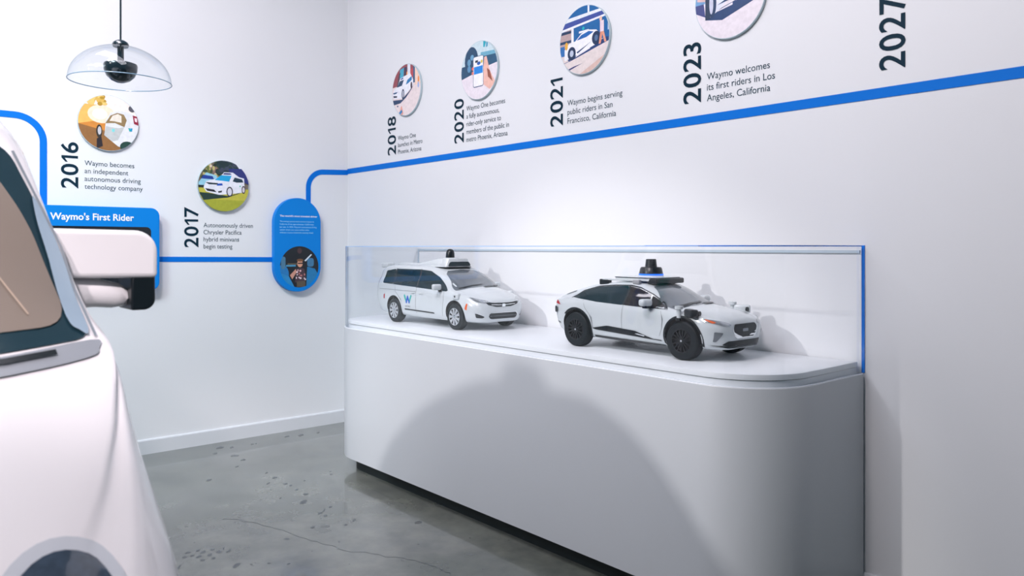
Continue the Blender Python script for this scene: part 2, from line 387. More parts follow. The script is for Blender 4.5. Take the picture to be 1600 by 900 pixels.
YL = {'2018': 'dark numerals 2018 reading upward on the right wall, smallest, nearest the corner', '2020': 'dark numerals 2020 reading upward left of the five-line text', '2021': 'dark numerals 2021 reading upward below the street photo disc', '2023': 'dark numerals 2023 reading upward beside the Los Angeles text', '2027': 'large dark numerals 2027 reading upward at top right, no text beside them', '2016': 'dark numerals 2016 reading upward on the left wall below the lamp', '2017': 'dark numerals 2017 reading upward on the left wall beside hybrid minivans text'}
year('R', '2018', 0.605, 2.080, 0.719, 2.365); year('R', '2020', 1.433, 2.086, 1.538, 2.378)
year('R', '2021', 2.355, 2.090, 2.460, 2.362); year('R', '2023', 3.288, 2.090, 3.392, 2.380)
year('R', '2027', 4.228, 2.093, 4.330, 2.380); year('L', '2016', -2.035, 1.776, -1.934, 2.070)
year('L', '2017', -1.277, 1.398, -1.177, 1.680)
def caption(wall, lines, a, z, width, what):
    o = mk('wall_caption', lines_vf(lines, width, 0.031, 0.0505, 0.0, 0.0012), 'inkthin', None, loc=(a, 0, z) if wall == 'R' else (0, a, z), rot=RW if wall == 'R' else LW)
    return tag(o, what, 'caption', 'captions on the walls')
caption('R', ['Waymo One', 'launches in Metro', 'Phoenix, Arizona'], 0.745, 2.182, 0.315, 'small dark three-line text on Metro Phoenix launch right of 2018')
caption('R', ['Waymo One becomes', 'a fully autonomous,', 'rider-only service to', 'members of the public in', 'metro Phoenix, Arizona'], 1.565, 2.288, 0.425, 'small dark five-line text on rider-only service right of 2020')
caption('R', ['Waymo begins serving', 'public riders in San', 'Francisco, California'], 2.495, 2.194, 0.405, 'small dark three-line text naming San Francisco right of 2021')
caption('R', ['Waymo welcomes', 'its first riders in Los', 'Angeles, California'], 3.424, 2.190, 0.353, 'small dark three-line text naming Los Angeles right of 2023')
caption('L', ['Waymo becomes', 'an independent', 'autonomous driving', 'technology company'], -1.899, 1.928, 0.352, 'small dark four-line text on an independent company right of 2016')
caption('L', ['Autonomously driven', 'Chrysler Pacifica', 'hybrid minivans', 'begin testing'], -1.143, 1.541, 0.359, 'small dark four-line text on hybrid minivans right of 2017')

# ------------------------------------------------------------------ flat prints (polygons in disc units, clipped to the disc)
def srgb(c):
    return tuple(((x/255)/12.92 if x/255 <= 0.04045 else ((x/255+0.055)/1.055)**2.4) for x in c)
def clip(poly, bound):
    out = list(poly); n = len(bound)
    for i in range(n):
        a, b = bound[i], bound[(i+1) % n]; inp, out = out, []
        if not inp: break
        ins = lambda p: (b[0]-a[0])*(p[1]-a[1])-(b[1]-a[1])*(p[0]-a[0]) >= 0
        for j in range(len(inp)):
            p, q = inp[j-1], inp[j]; pi, qi = ins(p), ins(q)
            if pi != qi:
                d1 = (b[0]-a[0])*(p[1]-a[1])-(b[1]-a[1])*(p[0]-a[0]); d2 = (b[0]-a[0])*(q[1]-a[1])-(b[1]-a[1])*(q[0]-a[0])
                t = d1/(d1-d2); out.append((p[0]+(q[0]-p[0])*t, p[1]+(q[1]-p[1])*t))
            if qi: out.append(q)
    return out
def art(polys, r, z0, parent, cx=0, cy=0, name='photo_print'):
    bd = circ(0, 0, 1, 64); V, F, C = [], [], []
    z = z0
    for pts, c in [(bd, polys[0])]+polys[1:]:
        q = clip(pts, bd)
        if len(q) < 3: continue
        k = len(V); V += [(cx+p[0]*r, cy+p[1]*r, z) for p in q]; F.append(tuple(range(k, k+len(q)))); C.append(srgb(c)); z += 0.00006
    me = bpy.data.meshes.new(name); me.from_pydata(V, [], F)
    at = me.color_attributes.new('Col', 'FLOAT_COLOR', 'CORNER')
    for p, c in zip(me.polygons, C):
        if p.normal.z < 0: p.flip()
    i = 0
    for p, c in zip(me.polygons, C):
        for l in p.loop_indices: at.data[l].color = (*c, 1)
    me.materials.append(M['print'])
    return link(name, me, parent)
def Q(x0, y0, x1, y1): return [(x0, y0), (x1, y0), (x1, y1), (x0, y1)]
def EL(x, y, rx, ry, n=20): return circ(x, y, rx, n, ry)
WH, NV, SKY = (238, 240, 246), (10, 42, 78), (40, 150, 215)
def blobs(x0, x1, y0, y1, n, cols, s, seed):
    rr = random.Random(seed)
    return [(EL(rr.uniform(x0, x1), rr.uniform(y0, y1), s*rr.uniform(0.5, 1.3), s*rr.uniform(0.5, 1.2), 8), rr.choice(cols)) for _ in range(n)]
LOGO = [([(-0.5, 0.5), (-0.22, -0.42)], 'teal'), ([(0.5, 0.5), (0.22, -0.42)], 'teal'), ([(-0.22, -0.42), (0.0, 0.36)], 'logo_blue'), ([(0.22, -0.42), (0.0, 0.36)], 'logo_blue')]

A16 = [(250, 240, 232), ([(-1, -1), (1, -1), (1, -.2), (0, .1), (-1, .6)], (214, 140, 60)), ([(-1, -.1), (-.2, .1), (-.15, .62), (-1, .62)], (250, 190, 100)), ([(-1, -1), (1, -1), (1, -.6), (-.1, -.3), (-1, -.1)], (150, 105, 60)),
  (EL(-.25, .3, .45, .33), (255, 232, 205)), (EL(-.3, .3, .25, .2), (255, 246, 232))]+blobs(-.75, -.15, .65, .95, 22, [(190, 150, 50), (225, 185, 90), (240, 205, 120)], .11, 2)+[
  ([(-.1, .1), (.05, .38), (.3, .48), (.65, .46), (1, .3), (1, -.5), (.5, -.88), (.3, -.82), (-.15, -.45)], (228, 230, 234)),
  ([(-.12, -.02), (.05, .28), (.28, .40), (.50, .36), (.60, .16), (.52, -.1), (.2, .02)], (150, 125, 85)), ([(.02, .08), (.12, .28), (.3, .36), (.42, .3), (.42, .05), (.2, .08)], (236, 228, 215)),
  ([(-.1, -.12), (.3, -.16), (.52, -.1), (.3, -.6), (.1, -.66), (-.16, -.45)], (196, 200, 200)), (EL(-.32, -.32, .1, .24), (60, 55, 50)), (EL(-.31, -.3, .06, .15), (200, 200, 205)),
  ([(-.4, -.6), (-.25, -.5), (-.2, -.85), (-.4, -.95)], (45, 40, 45)), (EL(.78, .6, .12, .12), (90, 90, 100)), ([(.8, .36), (1, .32), (1, .0), (.85, .05)], (150, 30, 60)), ([(.86, .28), (.95, .26), (.95, .12), (.88, .14)], (240, 225, 230)),
  (EL(.62, -.82, .25, .2), (30, 70, 60)), ([(.65, -.12), (.71, -.12), (.75, -.24), (.69, -.24)], (20, 175, 180)), ([(.72, -.12), (.8, -.12), (.78, -.24), (.74, -.24)], (20, 150, 200)), ([(.1, -.2), (.2, -.2), (.18, -.32), (.1, -.3)], (130, 220, 220))]
A17 = [(120, 110, 95)]+blobs(-1, .4, .3, 1, 90, [(60, 80, 50), (150, 120, 110), (200, 190, 120), (35, 50, 45), (110, 120, 60), (225, 210, 190)], .09, 5)+blobs(-.2, .5, .45, 1, 50, [(25, 50, 55), (40, 65, 60), (60, 70, 90)], .12, 6)+[
  ([(.4, 1), (1, 1), (1, .7), (.6, .72)], (235, 240, 248)), ([(.2, .7), (.7, .72), (1, .5), (1, .1), (.2, .4)], (40, 50, 120)), (Q(-1, -1, 1, -.1), (190, 185, 65)), (Q(-1, -1, 1, -.55), (165, 170, 50)),
  ([(-1, .1), (-.7, .5), (-.3, .4), (-.2, .1), (-.7, -.1), (-1, -.1)], (150, 205, 225)), ([(-.9, .25), (-.8, .4), (-.45, .36), (-.4, .24)], (20, 60, 150)), (Q(-1, -.1, -.75, 0), (25, 40, 40)),
  ([(-.98, -.28), (-.6, -.3), (.2, -.4), (.85, -.15), (.6, -.28), (.15, -.45), (-.8, -.58)], (25, 55, 50)),
  ([(-.78, .0), (-.7, .16), (-.35, .26), (-.1, .42), (.0, .55), (.35, .55), (.6, .38), (.8, .34), (.82, .05), (.84, -.12), (.7, -.24), (.2, -.32), (-.2, -.36), (-.7, -.25), (-.8, -.1)], (232, 234, 244)),
  ([(-.38, .22), (-.12, .42), (.3, .42), (.2, .18)], (20, 165, 220)), ([(-.05, .45), (.0, .52), (.25, .52), (.3, .46)], (60, 70, 130)), ([(.34, .2), (.42, .36), (.72, .3), (.78, .18), (.5, .16)], (25, 55, 75)),
  ([(-.74, .12), (-.6, .04), (-.2, .04), (-.25, .1)], (30, 50, 60)), ([(-.3, .0), (-.05, .02), (-.08, .1), (-.25, .08)], (20, 80, 190)), ([(-.74, -.12), (-.4, -.16), (-.3, -.26), (-.66, -.22)], (25, 30, 45)), ([(-.25, -.22), (-.08, -.18), (-.1, -.26), (-.22, -.28)], (40, 50, 60)),
  (EL(.22, -.22, .13, .2), (45, 45, 60)), (EL(.22, -.22, .09, .15), (215, 215, 225)), (EL(.78, -.12, .08, .16), (60, 50, 60)), (EL(.78, -.12, .05, .11), (210, 205, 215)), (EL(.64, .02, .025, .03), (20, 190, 150))]
A18 = [(238, 224, 224), ([(-1, .2), (-.1, .25), (.5, .35), (.6, 1), (-1, 1)], (150, 70, 80)), ([(-.45, .35), (-.2, .4), (-.15, .9), (-.45, .85)], (60, 170, 200)), ([(-.7, .1), (-.6, .1), (-.4, .75), (-.5, .7)], (40, 60, 80)), ([(-.15, .4), (.05, .4), (.05, .9), (-.15, .9)], (60, 45, 75)),
  ([(.02, .3), (.15, .3), (.15, .7), (.02, .7)], (240, 150, 60)), ([(.1, .45), (.3, .45), (.3, 1), (.1, 1)], (225, 230, 240)), ([(.3, .4), (.55, .45), (.55, .8), (.3, .75)], (190, 70, 80)), ([(.5, .2), (.62, .2), (.62, .9), (.5, .9)], (40, 90, 130)), ([(.62, .1), (1, .1), (1, 1), (.62, 1)], (246, 214, 196)), (EL(.86, .28, .05, .14), (235, 140, 60)), (EL(.85, .08, .05, .12), (150, 180, 230)),
  ([(-1, -.3), (-.3, -.35), (.2, -.1), (.5, .1), (.4, -.02), (.0, -.3), (-.4, -.48), (-1, -.5)], (20, 60, 100)),
  ([(-.98, -.1), (-.85, .12), (-.62, .2), (-.42, .5), (-.1, .56), (.3, .6), (.46, .4), (.5, .1), (.4, .04), (-.1, -.2), (-.3, -.3), (-.9, -.25)], (240, 242, 250)),
  ([(-.65, .18), (-.45, .4), (-.15, .42), (-.3, .2)], (20, 65, 100)), ([(-.02, .2), (.1, .38), (.42, .48), (.4, .32), (.1, .22)], (15, 120, 180)), ([(-.4, .48), (-.2, .52), (-.2, .46), (-.38, .44)], (30, 90, 160)), ([(-.95, .0), (-.6, .0), (-.7, -.06), (-.9, -.06)], (20, 80, 130)), ([(-.92, -.12), (-.65, -.16), (-.65, -.22), (-.9, -.2)], (30, 40, 70)),
  (EL(-.22, -.14, .1, .2), (40, 50, 80)), (EL(-.22, -.14, .06, .14), (180, 185, 200)), (EL(.38, .12, .06, .14), (60, 40, 60)), (EL(-.6, -.58, .05, .03), (30, 70, 110)),
  ([(-.5, -.9), (-.35, -.6), (-.3, -.6), (-.2, -.9), (-.3, -1)], (240, 170, 150)), ([(-.5, -.85), (-.32, -.74), (-.25, -.84), (-.42, -.95)], (40, 130, 190))]
A20 = [(232, 230, 236), ([(-1, .1), (1, .1), (1, 1), (-1, 1)], (205, 225, 232)), ([(.1, .45), (1, .4), (1, .55), (.1, .6)], (110, 175, 200)), ([(.2, .1), (1, .0), (1, .42), (.1, .45)], (30, 85, 120)), ([(-1, -.2), (-.2, -.1), (-.2, .3), (-.8, .25), (-1, .25)], (25, 75, 110)),
  (EL(-.42, .38, .38, .5), (25, 70, 105)), (EL(-.55, .35, .1, .12), (100, 155, 190)), (EL(-.38, .5, .1, .1), (110, 165, 200)), (EL(-.55, .12, .1, .12), (90, 145, 185)), ([(-1, -.2), (-.4, -.1), (.3, .05), (1, .12), (1, -1), (-1, -1)], (236, 228, 236)),
  ([(.3, .4), (.42, .42), (.6, -.1), (.9, -.55), (.6, -.75), (.2, -.5)], (240, 190, 175)), ([(.45, .0), (.6, -.1), (.75, -.5), (.5, -.3)], (150, 80, 60)), (rrect(-.32, .26, -.58, .5, .08, 4), (20, 70, 110)), (rrect(-.3, .24, -.55, .48, .06, 4), (246, 246, 252)), (Q(-.27, -.12, .22, .14), (10, 135, 225)), (Q(-.2, .28, -.05, .36), (20, 40, 60)), (EL(.0, .24, .1, .06), (30, 90, 170)), (EL(.16, .28, .06, .06), (220, 200, 90)),
  (EL(-.34, .1, .06, .06), (230, 110, 100)), (EL(-.34, -.06, .06, .06), (230, 130, 120)), ([(.25, .75), (.32, .75), (.4, .9), (.33, .97), (.25, .97)], (20, 170, 190)), ([(.4, .72), (.48, .75), (.5, .95), (.42, .9)], (20, 150, 190))]
A21 = [(226, 214, 212), (Q(-1, -.1, 1, 1), (10, 100, 165)), ([(-1, .62), (1, .72), (1, .8), (-1, .74)], (235, 240, 248)), ([(-1, .45), (1, .60), (1, .72), (-1, .60)], (60, 80, 160)), ([(-1, .38), (1, .54), (1, .60), (-1, .45)], (240, 242, 250)), (Q(.15, .75, .22, 1), (235, 240, 248)), ([(-1, -.3), (-.52, -.3), (-.52, .42), (-1, .36)], (190, 165, 165)), (Q(-1, .02, -.52, .1), (20, 60, 100)), (Q(-1, .3, -.52, .38), (25, 55, 90)), (Q(-1, -.3, -.6, -.12), (120, 100, 110)),
  (Q(-.52, -.4, -.42, .42), (240, 242, 250)), ([(-1, -.5), (1, -.12), (1, -1), (-1, -1)], (230, 218, 216)), ([(-.7, -.46), (.9, -.08), (1, -.1), (1, -.2), (-.6, -.55)], (20, 60, 120)), ([(-.35, -.46), (.25, -.3), (.25, -.26), (-.3, -.4)], (235, 228, 235)), ([(-.8, -.8), (-.4, -.72), (-.05, -.68), (-.35, -.75), (-.78, -.86)], (40, 50, 110)), ([(-.95, -.6), (-.5, -.52), (-.5, -.5), (-.95, -.58)], (120, 120, 160)), ([(-.2, -1), (1, -.5), (1, -.7), (.2, -1)], (220, 190, 180)),
  ([(-.85, -.2), (-.6, .0), (-.35, .02), (-.1, .2), (.2, .26), (.5, .2), (.62, .1), (.62, -.1), (.5, -.22), (-.3, -.4), (-.8, -.5)], (244, 245, 250)), ([(-.3, .03), (-.1, .16), (.2, .22), (.4, .16), (.1, .06)], (20, 100, 180)), (Q(-.2, .22, .2, .28), (235, 240, 250)), (EL(-.02, .34, .05, .05), (20, 190, 200)), ([(-.3, -.32), (.1, -.18), (.3, -.1), (.1, -.2), (-.25, -.36)], (30, 60, 110)),
  (EL(-.5, -.32, .17, .2), (15, 45, 85)), (EL(-.5, -.32, .08, .1), (190, 200, 220)), (EL(.5, -.04, .17, .2), (15, 45, 85)), (EL(.5, -.04, .07, .09), (80, 110, 150)), (Q(-.98, -.35, -.8, -.05), (40, 110, 180)), (EL(-.72, -.06, .06, .12), (240, 180, 60)),
  (EL(.68, .48, .05, .07), (240, 200, 180)), ([(.65, .42), (.8, .42), (.8, .1), (.65, .1)], (235, 215, 225)), ([(.66, .1), (.76, .1), (.68, -.24), (.6, -.24)], (225, 150, 125)), ([(.72, .1), (.8, .1), (.9, -.22), (.82, -.22)], (225, 160, 135)), ([(.95, .3), (1, .3), (1, .1), (.95, .1)], (200, 215, 240))]
A23 = [(233, 226, 234), (Q(-1, .0, 1, 1), (110, 160, 205)), (Q(-1, .35, -.6, 1), (70, 90, 150)), (Q(.75, .1, 1, 1), (40, 70, 140)), (Q(.78, .2, .92, .5), (230, 120, 80)), ([(-1, .0), (-.75, .0), (-.7, -.35), (-1, -.2)], (60, 70, 130)), ([(-.95, .2), (-.7, .25), (-.7, .05), (-.95, .1)], (225, 190, 190)),
  ([(-.72, -.42), (-.2, -.52), (1, -.12), (1, .1), (-.2, -.2)], (20, 60, 110)), ([(-.35, -.28), (.1, -.2), (.1, -.14), (-.3, -.25)], (230, 225, 238)), ([(.2, -.12), (.5, -.02), (.5, .04), (.2, -.06)], (230, 225, 238)),
  ([(-.72, -.05), (-.66, .35), (-.3, .55), (-.1, .8), (.5, 1), (.8, .8), (.75, .15), (.6, .08), (-.1, -.08), (-.3, -.25), (-.6, -.4)], (225, 230, 246)), ([(-.3, .55), (-.1, .8), (.5, .95), (.6, .6)], (30, 110, 160)), ([(-.05, .3), (.1, .38), (.5, .52), (.55, .3), (.4, .2), (.05, .1)], (12, 70, 120)), ([(-.35, -.12), (-.1, -.02), (.1, .08), (.7, .2), (.7, .14), (.05, -.05)], (15, 60, 110)), ([(-.3, .26), (-.1, .32), (-.1, .25), (-.28, .18)], (60, 80, 130)), (EL(-.36, .12, .06, .1), (30, 60, 110)), (EL(.68, .36, .04, .12), (40, 70, 120)),
  (EL(-.5, -.05, .13, .35), (20, 55, 95)), (EL(-.52, -.05, .06, .26), (200, 205, 225)), ([(-.7, .1), (-.6, .1), (-.55, -.42), (-.7, -.42)], (25, 50, 80))]
A00 = [(12, 22, 30), (EL(-.9, -.35, .35, .45), (25, 120, 185)), ([(-1, -.9), (-.95, -.3), (-.55, -.45), (-.25, -1)], (30, 135, 195)), (rrect(-.95, -.72, -.1, .5, .1, 4), (70, 120, 150)), (rrect(.4, .75, .0, .42, .12, 4), (60, 120, 160)), ([(.35, -.95), (.4, .0), (.8, -.1), (1, -.4), (.8, -1)], (20, 120, 175)), (EL(.0, .78, .12, .14), (70, 45, 50)), ([(.25, .3), (.6, .62), (.65, .58), (.32, .26)], (210, 225, 235)), (Q(-.7, .02, -.2, .1), (70, 150, 190)), (Q(-.62, .1, -.1, .18), (90, 80, 60)),
  (EL(.02, .16, .14, .18), (220, 160, 130)), (EL(.02, .32, .17, .07), (120, 80, 50)), (Q(-.1, .14, .16, .2), (30, 25, 25)), ([(-.25, -.75), (-.15, -.1), (.05, -.05), (.25, -.1), (.35, -.6), (.2, -.8)], (70, 50, 60)), ([(-.5, -.4), (-.2, -.1), (-.15, -.25), (-.38, -.6)], (205, 150, 130)), (Q(-.15, -.98, .3, -.7), (90, 80, 65))]+blobs(-.2, .3, -.65, -.15, 16, [(235, 190, 190), (190, 120, 120), (240, 220, 225)], .05, 8)

def photo_disc(wall, a, z, r, polys, label):
    e = empty('photo_disc', (a, 0, z) if wall == 'R' else (0, a, z), RW if wall == 'R' else LW)
    tag(e, label, 'photo disc', 'round photo discs on the walls')
    mk('backing', prism(circ(0, 0, r, 64), 0.002, 0.017, 0.0008), 'disc', e)
    art(polys, r*0.985, 0.0173, e)
photo_disc('R', 0.878, 2.530, 0.185, A18, 'round photo of a white minivan before a red building, above 2018')
photo_disc('R', 1.716, 2.527, 0.186, A20, 'round photo of a hand holding a phone, above 2020')
photo_disc('R', 2.638, 2.535, 0.188, A21, 'round photo of a white car on a street beside a walker, above 2021')
photo_disc('R', 3.556, 2.545, 0.187, A23, 'round photo of a white car front cut by the top edge, above 2023')
photo_disc('L', -1.760, 2.212, 0.183, A16, 'round photo of a small rounded car at sunset, above 2016')
photo_disc('L', -1.006, 1.838, 0.184, A17, 'round photo of a white minivan on grass, above 2017')

# ------------------------------------------------------------------ pill sign
e = empty('pill_sign', (0, -0.448, 1.417), LW)
tag(e, 'blue pill-shaped sign with small text and round photo, near the corner', 'sign')
pr_ = rrect(-0.189, 0.189, -0.357, 0.357, 0.1885, 16)
mk('sign_board', prism(pr_, 0.0, 0.045, 0.002), 'panel_blue', e)
mk('sign_title', xf(lines_vf(["The world's most traveled driver"], 0.305, 0.0125, 0.03, 0.02), Matrix.Translation((-0.147, 0.212, 0.0452))), 'white_ink', e)
mk('sign_text', xf(lines_vf(["The average person with a driver's license in", 'California drives approximately 12,000 miles', "per year. In 2023, Waymo's autonomous driving", 'system drove over seven million miles', 'without a human behind the steering wheel.'], 0.30, 0.0105, 0.0212, 0.004), Matrix.Translation((-0.147, 0.172, 0.0452))), 'cyan_ink', e)
art(A00, 0.157, 0.0455, e, 0.012, -0.168)

# ------------------------------------------------------------------ first rider panel
e = empty('rider_display', (0.002, -2.06, 1.39), LW)
tag(e, 'blue wall panel with a white First Rider heading, behind the car mirror', 'display panel')
mk('display_board', prism(rrect(-0.62, 0.60, -0.28, 0.272, 0.055, 8), 0.0, 0.07, 0.004), 'panel_blue', e)
mk('display_heading', xf(lines_vf(["Waymo's First Rider"], 0.485, 0.041, 0.05, 0.022), Matrix.Translation((-0.047, 0.183, 0.0705))), 'white_ink', e)
mk('display_screen', prism(rrect(-0.56, 0.545, -0.235, 0.143, 0.03, 6), 0.0701, 0.0715), 'screen', e)

# ------------------------------------------------------------------ display cabinet
X0, X1, YF, RC = 1.005, 4.173, -0.705, 0.30
def cab_outline(ins=0.0, n=24, back=-0.016):
    x0, x1, yf, r = X0+ins, X1-ins, YF+ins, RC-ins
    return [(x0, back)]+[(x0+r-r*math.cos(a), yf+r-r*math.sin(a)) for a in [PI/2*i/n for i in range(n+1)]]+[(x1-r+r*math.sin(a), yf+r-r*math.cos(a)) for a in [PI/2*i/n for i in range(n+1)]]+[(x1, back)]
e = empty('display_cabinet', (0, 0, 0))
tag(e, 'long pale grey display cabinet with rounded ends against the right wall', 'cabinet')
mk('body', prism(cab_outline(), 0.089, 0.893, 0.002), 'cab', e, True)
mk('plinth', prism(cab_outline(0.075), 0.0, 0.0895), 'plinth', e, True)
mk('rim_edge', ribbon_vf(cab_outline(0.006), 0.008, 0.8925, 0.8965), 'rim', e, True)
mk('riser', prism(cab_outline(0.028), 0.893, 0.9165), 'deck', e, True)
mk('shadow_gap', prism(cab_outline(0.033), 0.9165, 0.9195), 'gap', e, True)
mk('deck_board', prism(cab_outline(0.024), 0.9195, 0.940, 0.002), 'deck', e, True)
e = empty('glass_case', (0, 0, 0))
tag(e, 'clear acrylic case with blue edges round the two model cars', 'glass case')
mk('acrylic_screen', ribbon_vf(cab_outline(0.012), 0.010, 0.8966, 1.402), 'glass', e, True)
oo = cab_outline(0.012)
mk('top_edge', ribbon_vf(oo[:27], 0.010, 1.402, 1.4055), 'edge_pale', e, True)
mk('top_edge', ribbon_vf([(3.62, oo[27][1])]+oo[30:], 0.010, 1.402, 1.4065), 'edge_blue', e, True)
mk('top_edge', ribbon_vf([oo[25], (3.62, oo[27][1])], 0.010, 1.402, 1.4055), 'edge_pale', e, True)
mk('side_edge', box(X1-0.013, X1-0.001, -0.004, -0.0005, 0.8966, 1.4065), 'edge_blue', e)
mk('wall_channel', join(box(X0+0.004, X1-0.02, -0.006, -0.0004, 1.375, 1.387), box(X0+0.004, X0+0.014, -0.006, -0.0004, 0.941, 1.375)), 'channel', e)

# ------------------------------------------------------------------ vehicle builder
def cr(p0, p1, p2, p3, t):
    return 0.5*((2*p1)+(-p0+p2)*t+(2*p0-5*p1+4*p2-p3)*t*t+(-p0+3*p1-3*p2+p3)*t*t*t)
def pchip(xs, ys, x):
    n = len(xs); i = max(0, min(n-2, next((k for k in range(n-1) if x <= xs[k+1]), n-2)))
    h = [xs[k+1]-xs[k] for k in range(n-1)]; d = [(ys[k+1]-ys[k])/h[k] for k in range(n-1)]
    def m(k):
        if k == 0: return d[0]
        if k == n-1: return d[-1]
        return 0 if d[k-1]*d[k] <= 0 else 2*d[k-1]*d[k]/(d[k-1]+d[k])
    t = (x-xs[i])/h[i]; m0, m1 = m(i), m(i+1)
    return (2*t**3-3*t*t+1)*ys[i]+(t**3-2*t*t+t)*h[i]*m0+(-2*t**3+3*t*t)*ys[i+1]+(t**3-t*t)*h[i]*m1
class Body:
    """loft along x; each station: zb, ws, zs, wm, zm, wb, zbelt, wr, zrail, ztop"""
    def __init__(s, st, sc, nx=64, sub=5):
        xs = [a[0] for a in st]; rows = []
        N = nx
        grid = []
        for i in range(N+1):
            u = i/N; grid.append(xs[0]+(xs[-1]-xs[0])*(0.5-0.5*math.cos(PI*u))*0.55+(xs[-1]-xs[0])*u*0.45)
        V = []
        for x in grid:
            zb, ws, zs, wm, zm, wb, zt, wr, zr, ztop = [pchip(xs, [a[k+1] for a in st], x) for k in range(10)]
            c = [(0, zb), (ws*0.75, zb), (ws, zs), (wm, zm), (wb, zt), (wr+(wb-wr)*0.42, zt+(zr-zt)*0.56), (wr, zr), (wr*0.62, zr+(ztop-zr)*0.72), (0, ztop)]
            h = []
            for k in range(len(c)-1):
                p0 = c[k-1] if k else (-c[1][0], c[1][1]); p3 = c[k+2] if k+2 < len(c) else (-c[-2][0], c[-2][1])
                for j in range(sub):
                    t = j/sub; h.append((max(0, cr(p0[0], c[k][0], c[k+1][0], p3[0], t)), cr(p0[1], c[k][1], c[k+1][1], p3[1], t)))
            h.append(c[-1])
            ring = [(-y, z) for y, z in h]+[(y, z) for y, z in h[-2:0:-1]]
            rows.append([(x*sc, y*sc, z*sc) for y, z in ring])
        n = len(rows[0]); V = [p for r in rows for p in r]; F = []
        for i in range(len(rows)-1):
            for k in range(n):
                F.append((i*n+k, i*n+(k+1) % n, (i+1)*n+(k+1) % n, (i+1)*n+k))
        F.append(tuple(range(n))); F.append(tuple(range(len(V)-n, len(V))))
        s.vf = (V, F); s.sc = sc
        b = bmesh.new(); vs = [b.verts.new(p) for p in V]
        for q in F: b.faces.new([vs[i] for i in q])
        bmesh.ops.recalc_face_normals(b, faces=b.faces); s.bvh = BVHTree.FromBMesh(b); b.free()
    def make(s, m, parent, wheels, wr, ww, yo):
        o = mk('body', s.vf, m, parent, True); o.data.materials.append(M['well'])
        cut = []
        for (x, y) in wheels:
            sg = 1 if y > 0 else -1
            c = lathe([(0, 0), (wr, 0), (wr, ww*2.2), (0, ww*2.2)], 36, 'y', (x, y-sg*0 if sg > 0 else y-ww*2.2, wr*0.98))
            cut.append(c)
        bpy.context.view_layer.update()
        V, F = join(*cut)
        me = bpy.data.meshes.new('cut'); me.from_pydata(V, [], F)
        b = bmesh.new(); b.from_mesh(me); bmesh.ops.remove_doubles(b, verts=b.verts, dist=1e-5); bmesh.ops.recalc_face_normals(b, faces=b.faces)
        for f in b.faces: f.material_index = 1
        b.to_mesh(me); b.free(); me.materials.append(o.data.materials[0]); me.materials.append(M['well'])
        c = bpy.data.objects.new('cut', me); COL.objects.link(c); c.matrix_world = parent.matrix_world
        md = o.modifiers.new('b', 'BOOLEAN'); md.operation = 'DIFFERENCE'; md.object = c; md.solver = 'EXACT'
        bpy.context.view_layer.update()
        dg = bpy.context.evaluated_depsgraph_get(); nm = bpy.data.meshes.new_from_object(o.evaluated_get(dg))
        o.modifiers.clear(); o.data = nm; nm.polygons.foreach_set('use_smooth', [True]*len(nm.polygons)); nm.set_sharp_from_angle(angle=math.radians(38))
        bpy.data.objects.remove(c)
        return o
    def hit(s, axis, u, v):
        if axis == 'S-': o, d = Vector((u, -5, v)), Vector((0, 1, 0))
        elif axis == 'S+': o, d = Vector((u, 5, v)), Vector((0, -1, 0))
        elif axis == 'F': o, d = Vector((5, u, v)), Vector((-1, 0, 0))
        elif axis == 'B': o, d = Vector((-5, u, v)), Vector((1, 0, 0))
        else: o, d = Vector((u, v, 5)), Vector((0, 0, -1))
        return s.bvh.ray_cast(o, d)
    def patch(s, name, outline, axis, m, parent, off=0.003, step=0.05, thick=0.0, label=None):
        sc = s.sc; o2 = [(p[0]*sc, p[1]*sc) for p in outline]; st_ = step*sc
        b = bmesh.new(); b.faces.new([b.verts.new((p[0], p[1], 0)) for p in o2])
        for k in (0, 1):
            lo, hi = min(p[k] for p in o2), max(p[k] for p in o2); x = lo+st_
            while x < hi-st_*0.05:
                co = [0, 0, 0]; co[k] = x; no = [0, 0, 0]; no[k] = 1
                bmesh.ops.bisect_plane(b, geom=list(b.verts)+list(b.edges)+list(b.faces), plane_co=co, plane_no=no, dist=1e-7); x += st_
        bad = []
        for v in b.verts:
            h = s.hit(axis, v.co.x, v.co.y)
            if h[0] is None: bad.append(v); continue
            v.co = h[0]+h[1]*(off*sc)
        if bad: bmesh.ops.delete(b, geom=bad, context='VERTS')
        bmesh.ops.triangulate(b, faces=[f for f in b.faces if len(f.verts) > 4])
        dirs = {'S-': (0, -1, 0), 'S+': (0, 1, 0), 'F': (1, 0, 0), 'B': (-1, 0, 0), 'T': (0, 0, 1)}[axis]
        b.normal_update()
        for f in b.faces:
            if f.normal.dot(Vector(dirs)) < 0: f.normal_flip()
        me = bpy.data.meshes.new(name); b.to_mesh(me); b.free(); me.materials.append(M[m])
        me.polygons.foreach_set('use_smooth', [True]*len(me.polygons))
        o = link(name, me, parent)
        if label: o['label'] = label
        return o
    def line(s, name, path, axis, m, parent, wd=0.012, off=0.0035, **k):
        pp = []
        for i in range(len(path)-1):
            n = max(1, int(math.hypot(path[i+1][0]-path[i][0], path[i+1][1]-path[i][1])/0.08))
            pp += [(path[i][0]+(path[i+1][0]-path[i][0])*j/n, path[i][1]+(path[i+1][1]-path[i][1])*j/n) for j in range(n)]
        pp.append(path[-1])
        return s.patch(name, ribbon(pp, wd), axis, m, parent, off, 0.5, **k)
def smooth_outline(pts, n=5):
    o = []; N = len(pts)
    for i in range(N):
        p = [pts[(i+k-1) % N] for k in range(4)]
        for j in range(n):
            t = j/n; o.append((cr(p[0][0], p[1][0], p[2][0], p[3][0], t), cr(p[0][1], p[1][1], p[2][1], p[3][1], t)))
    return o
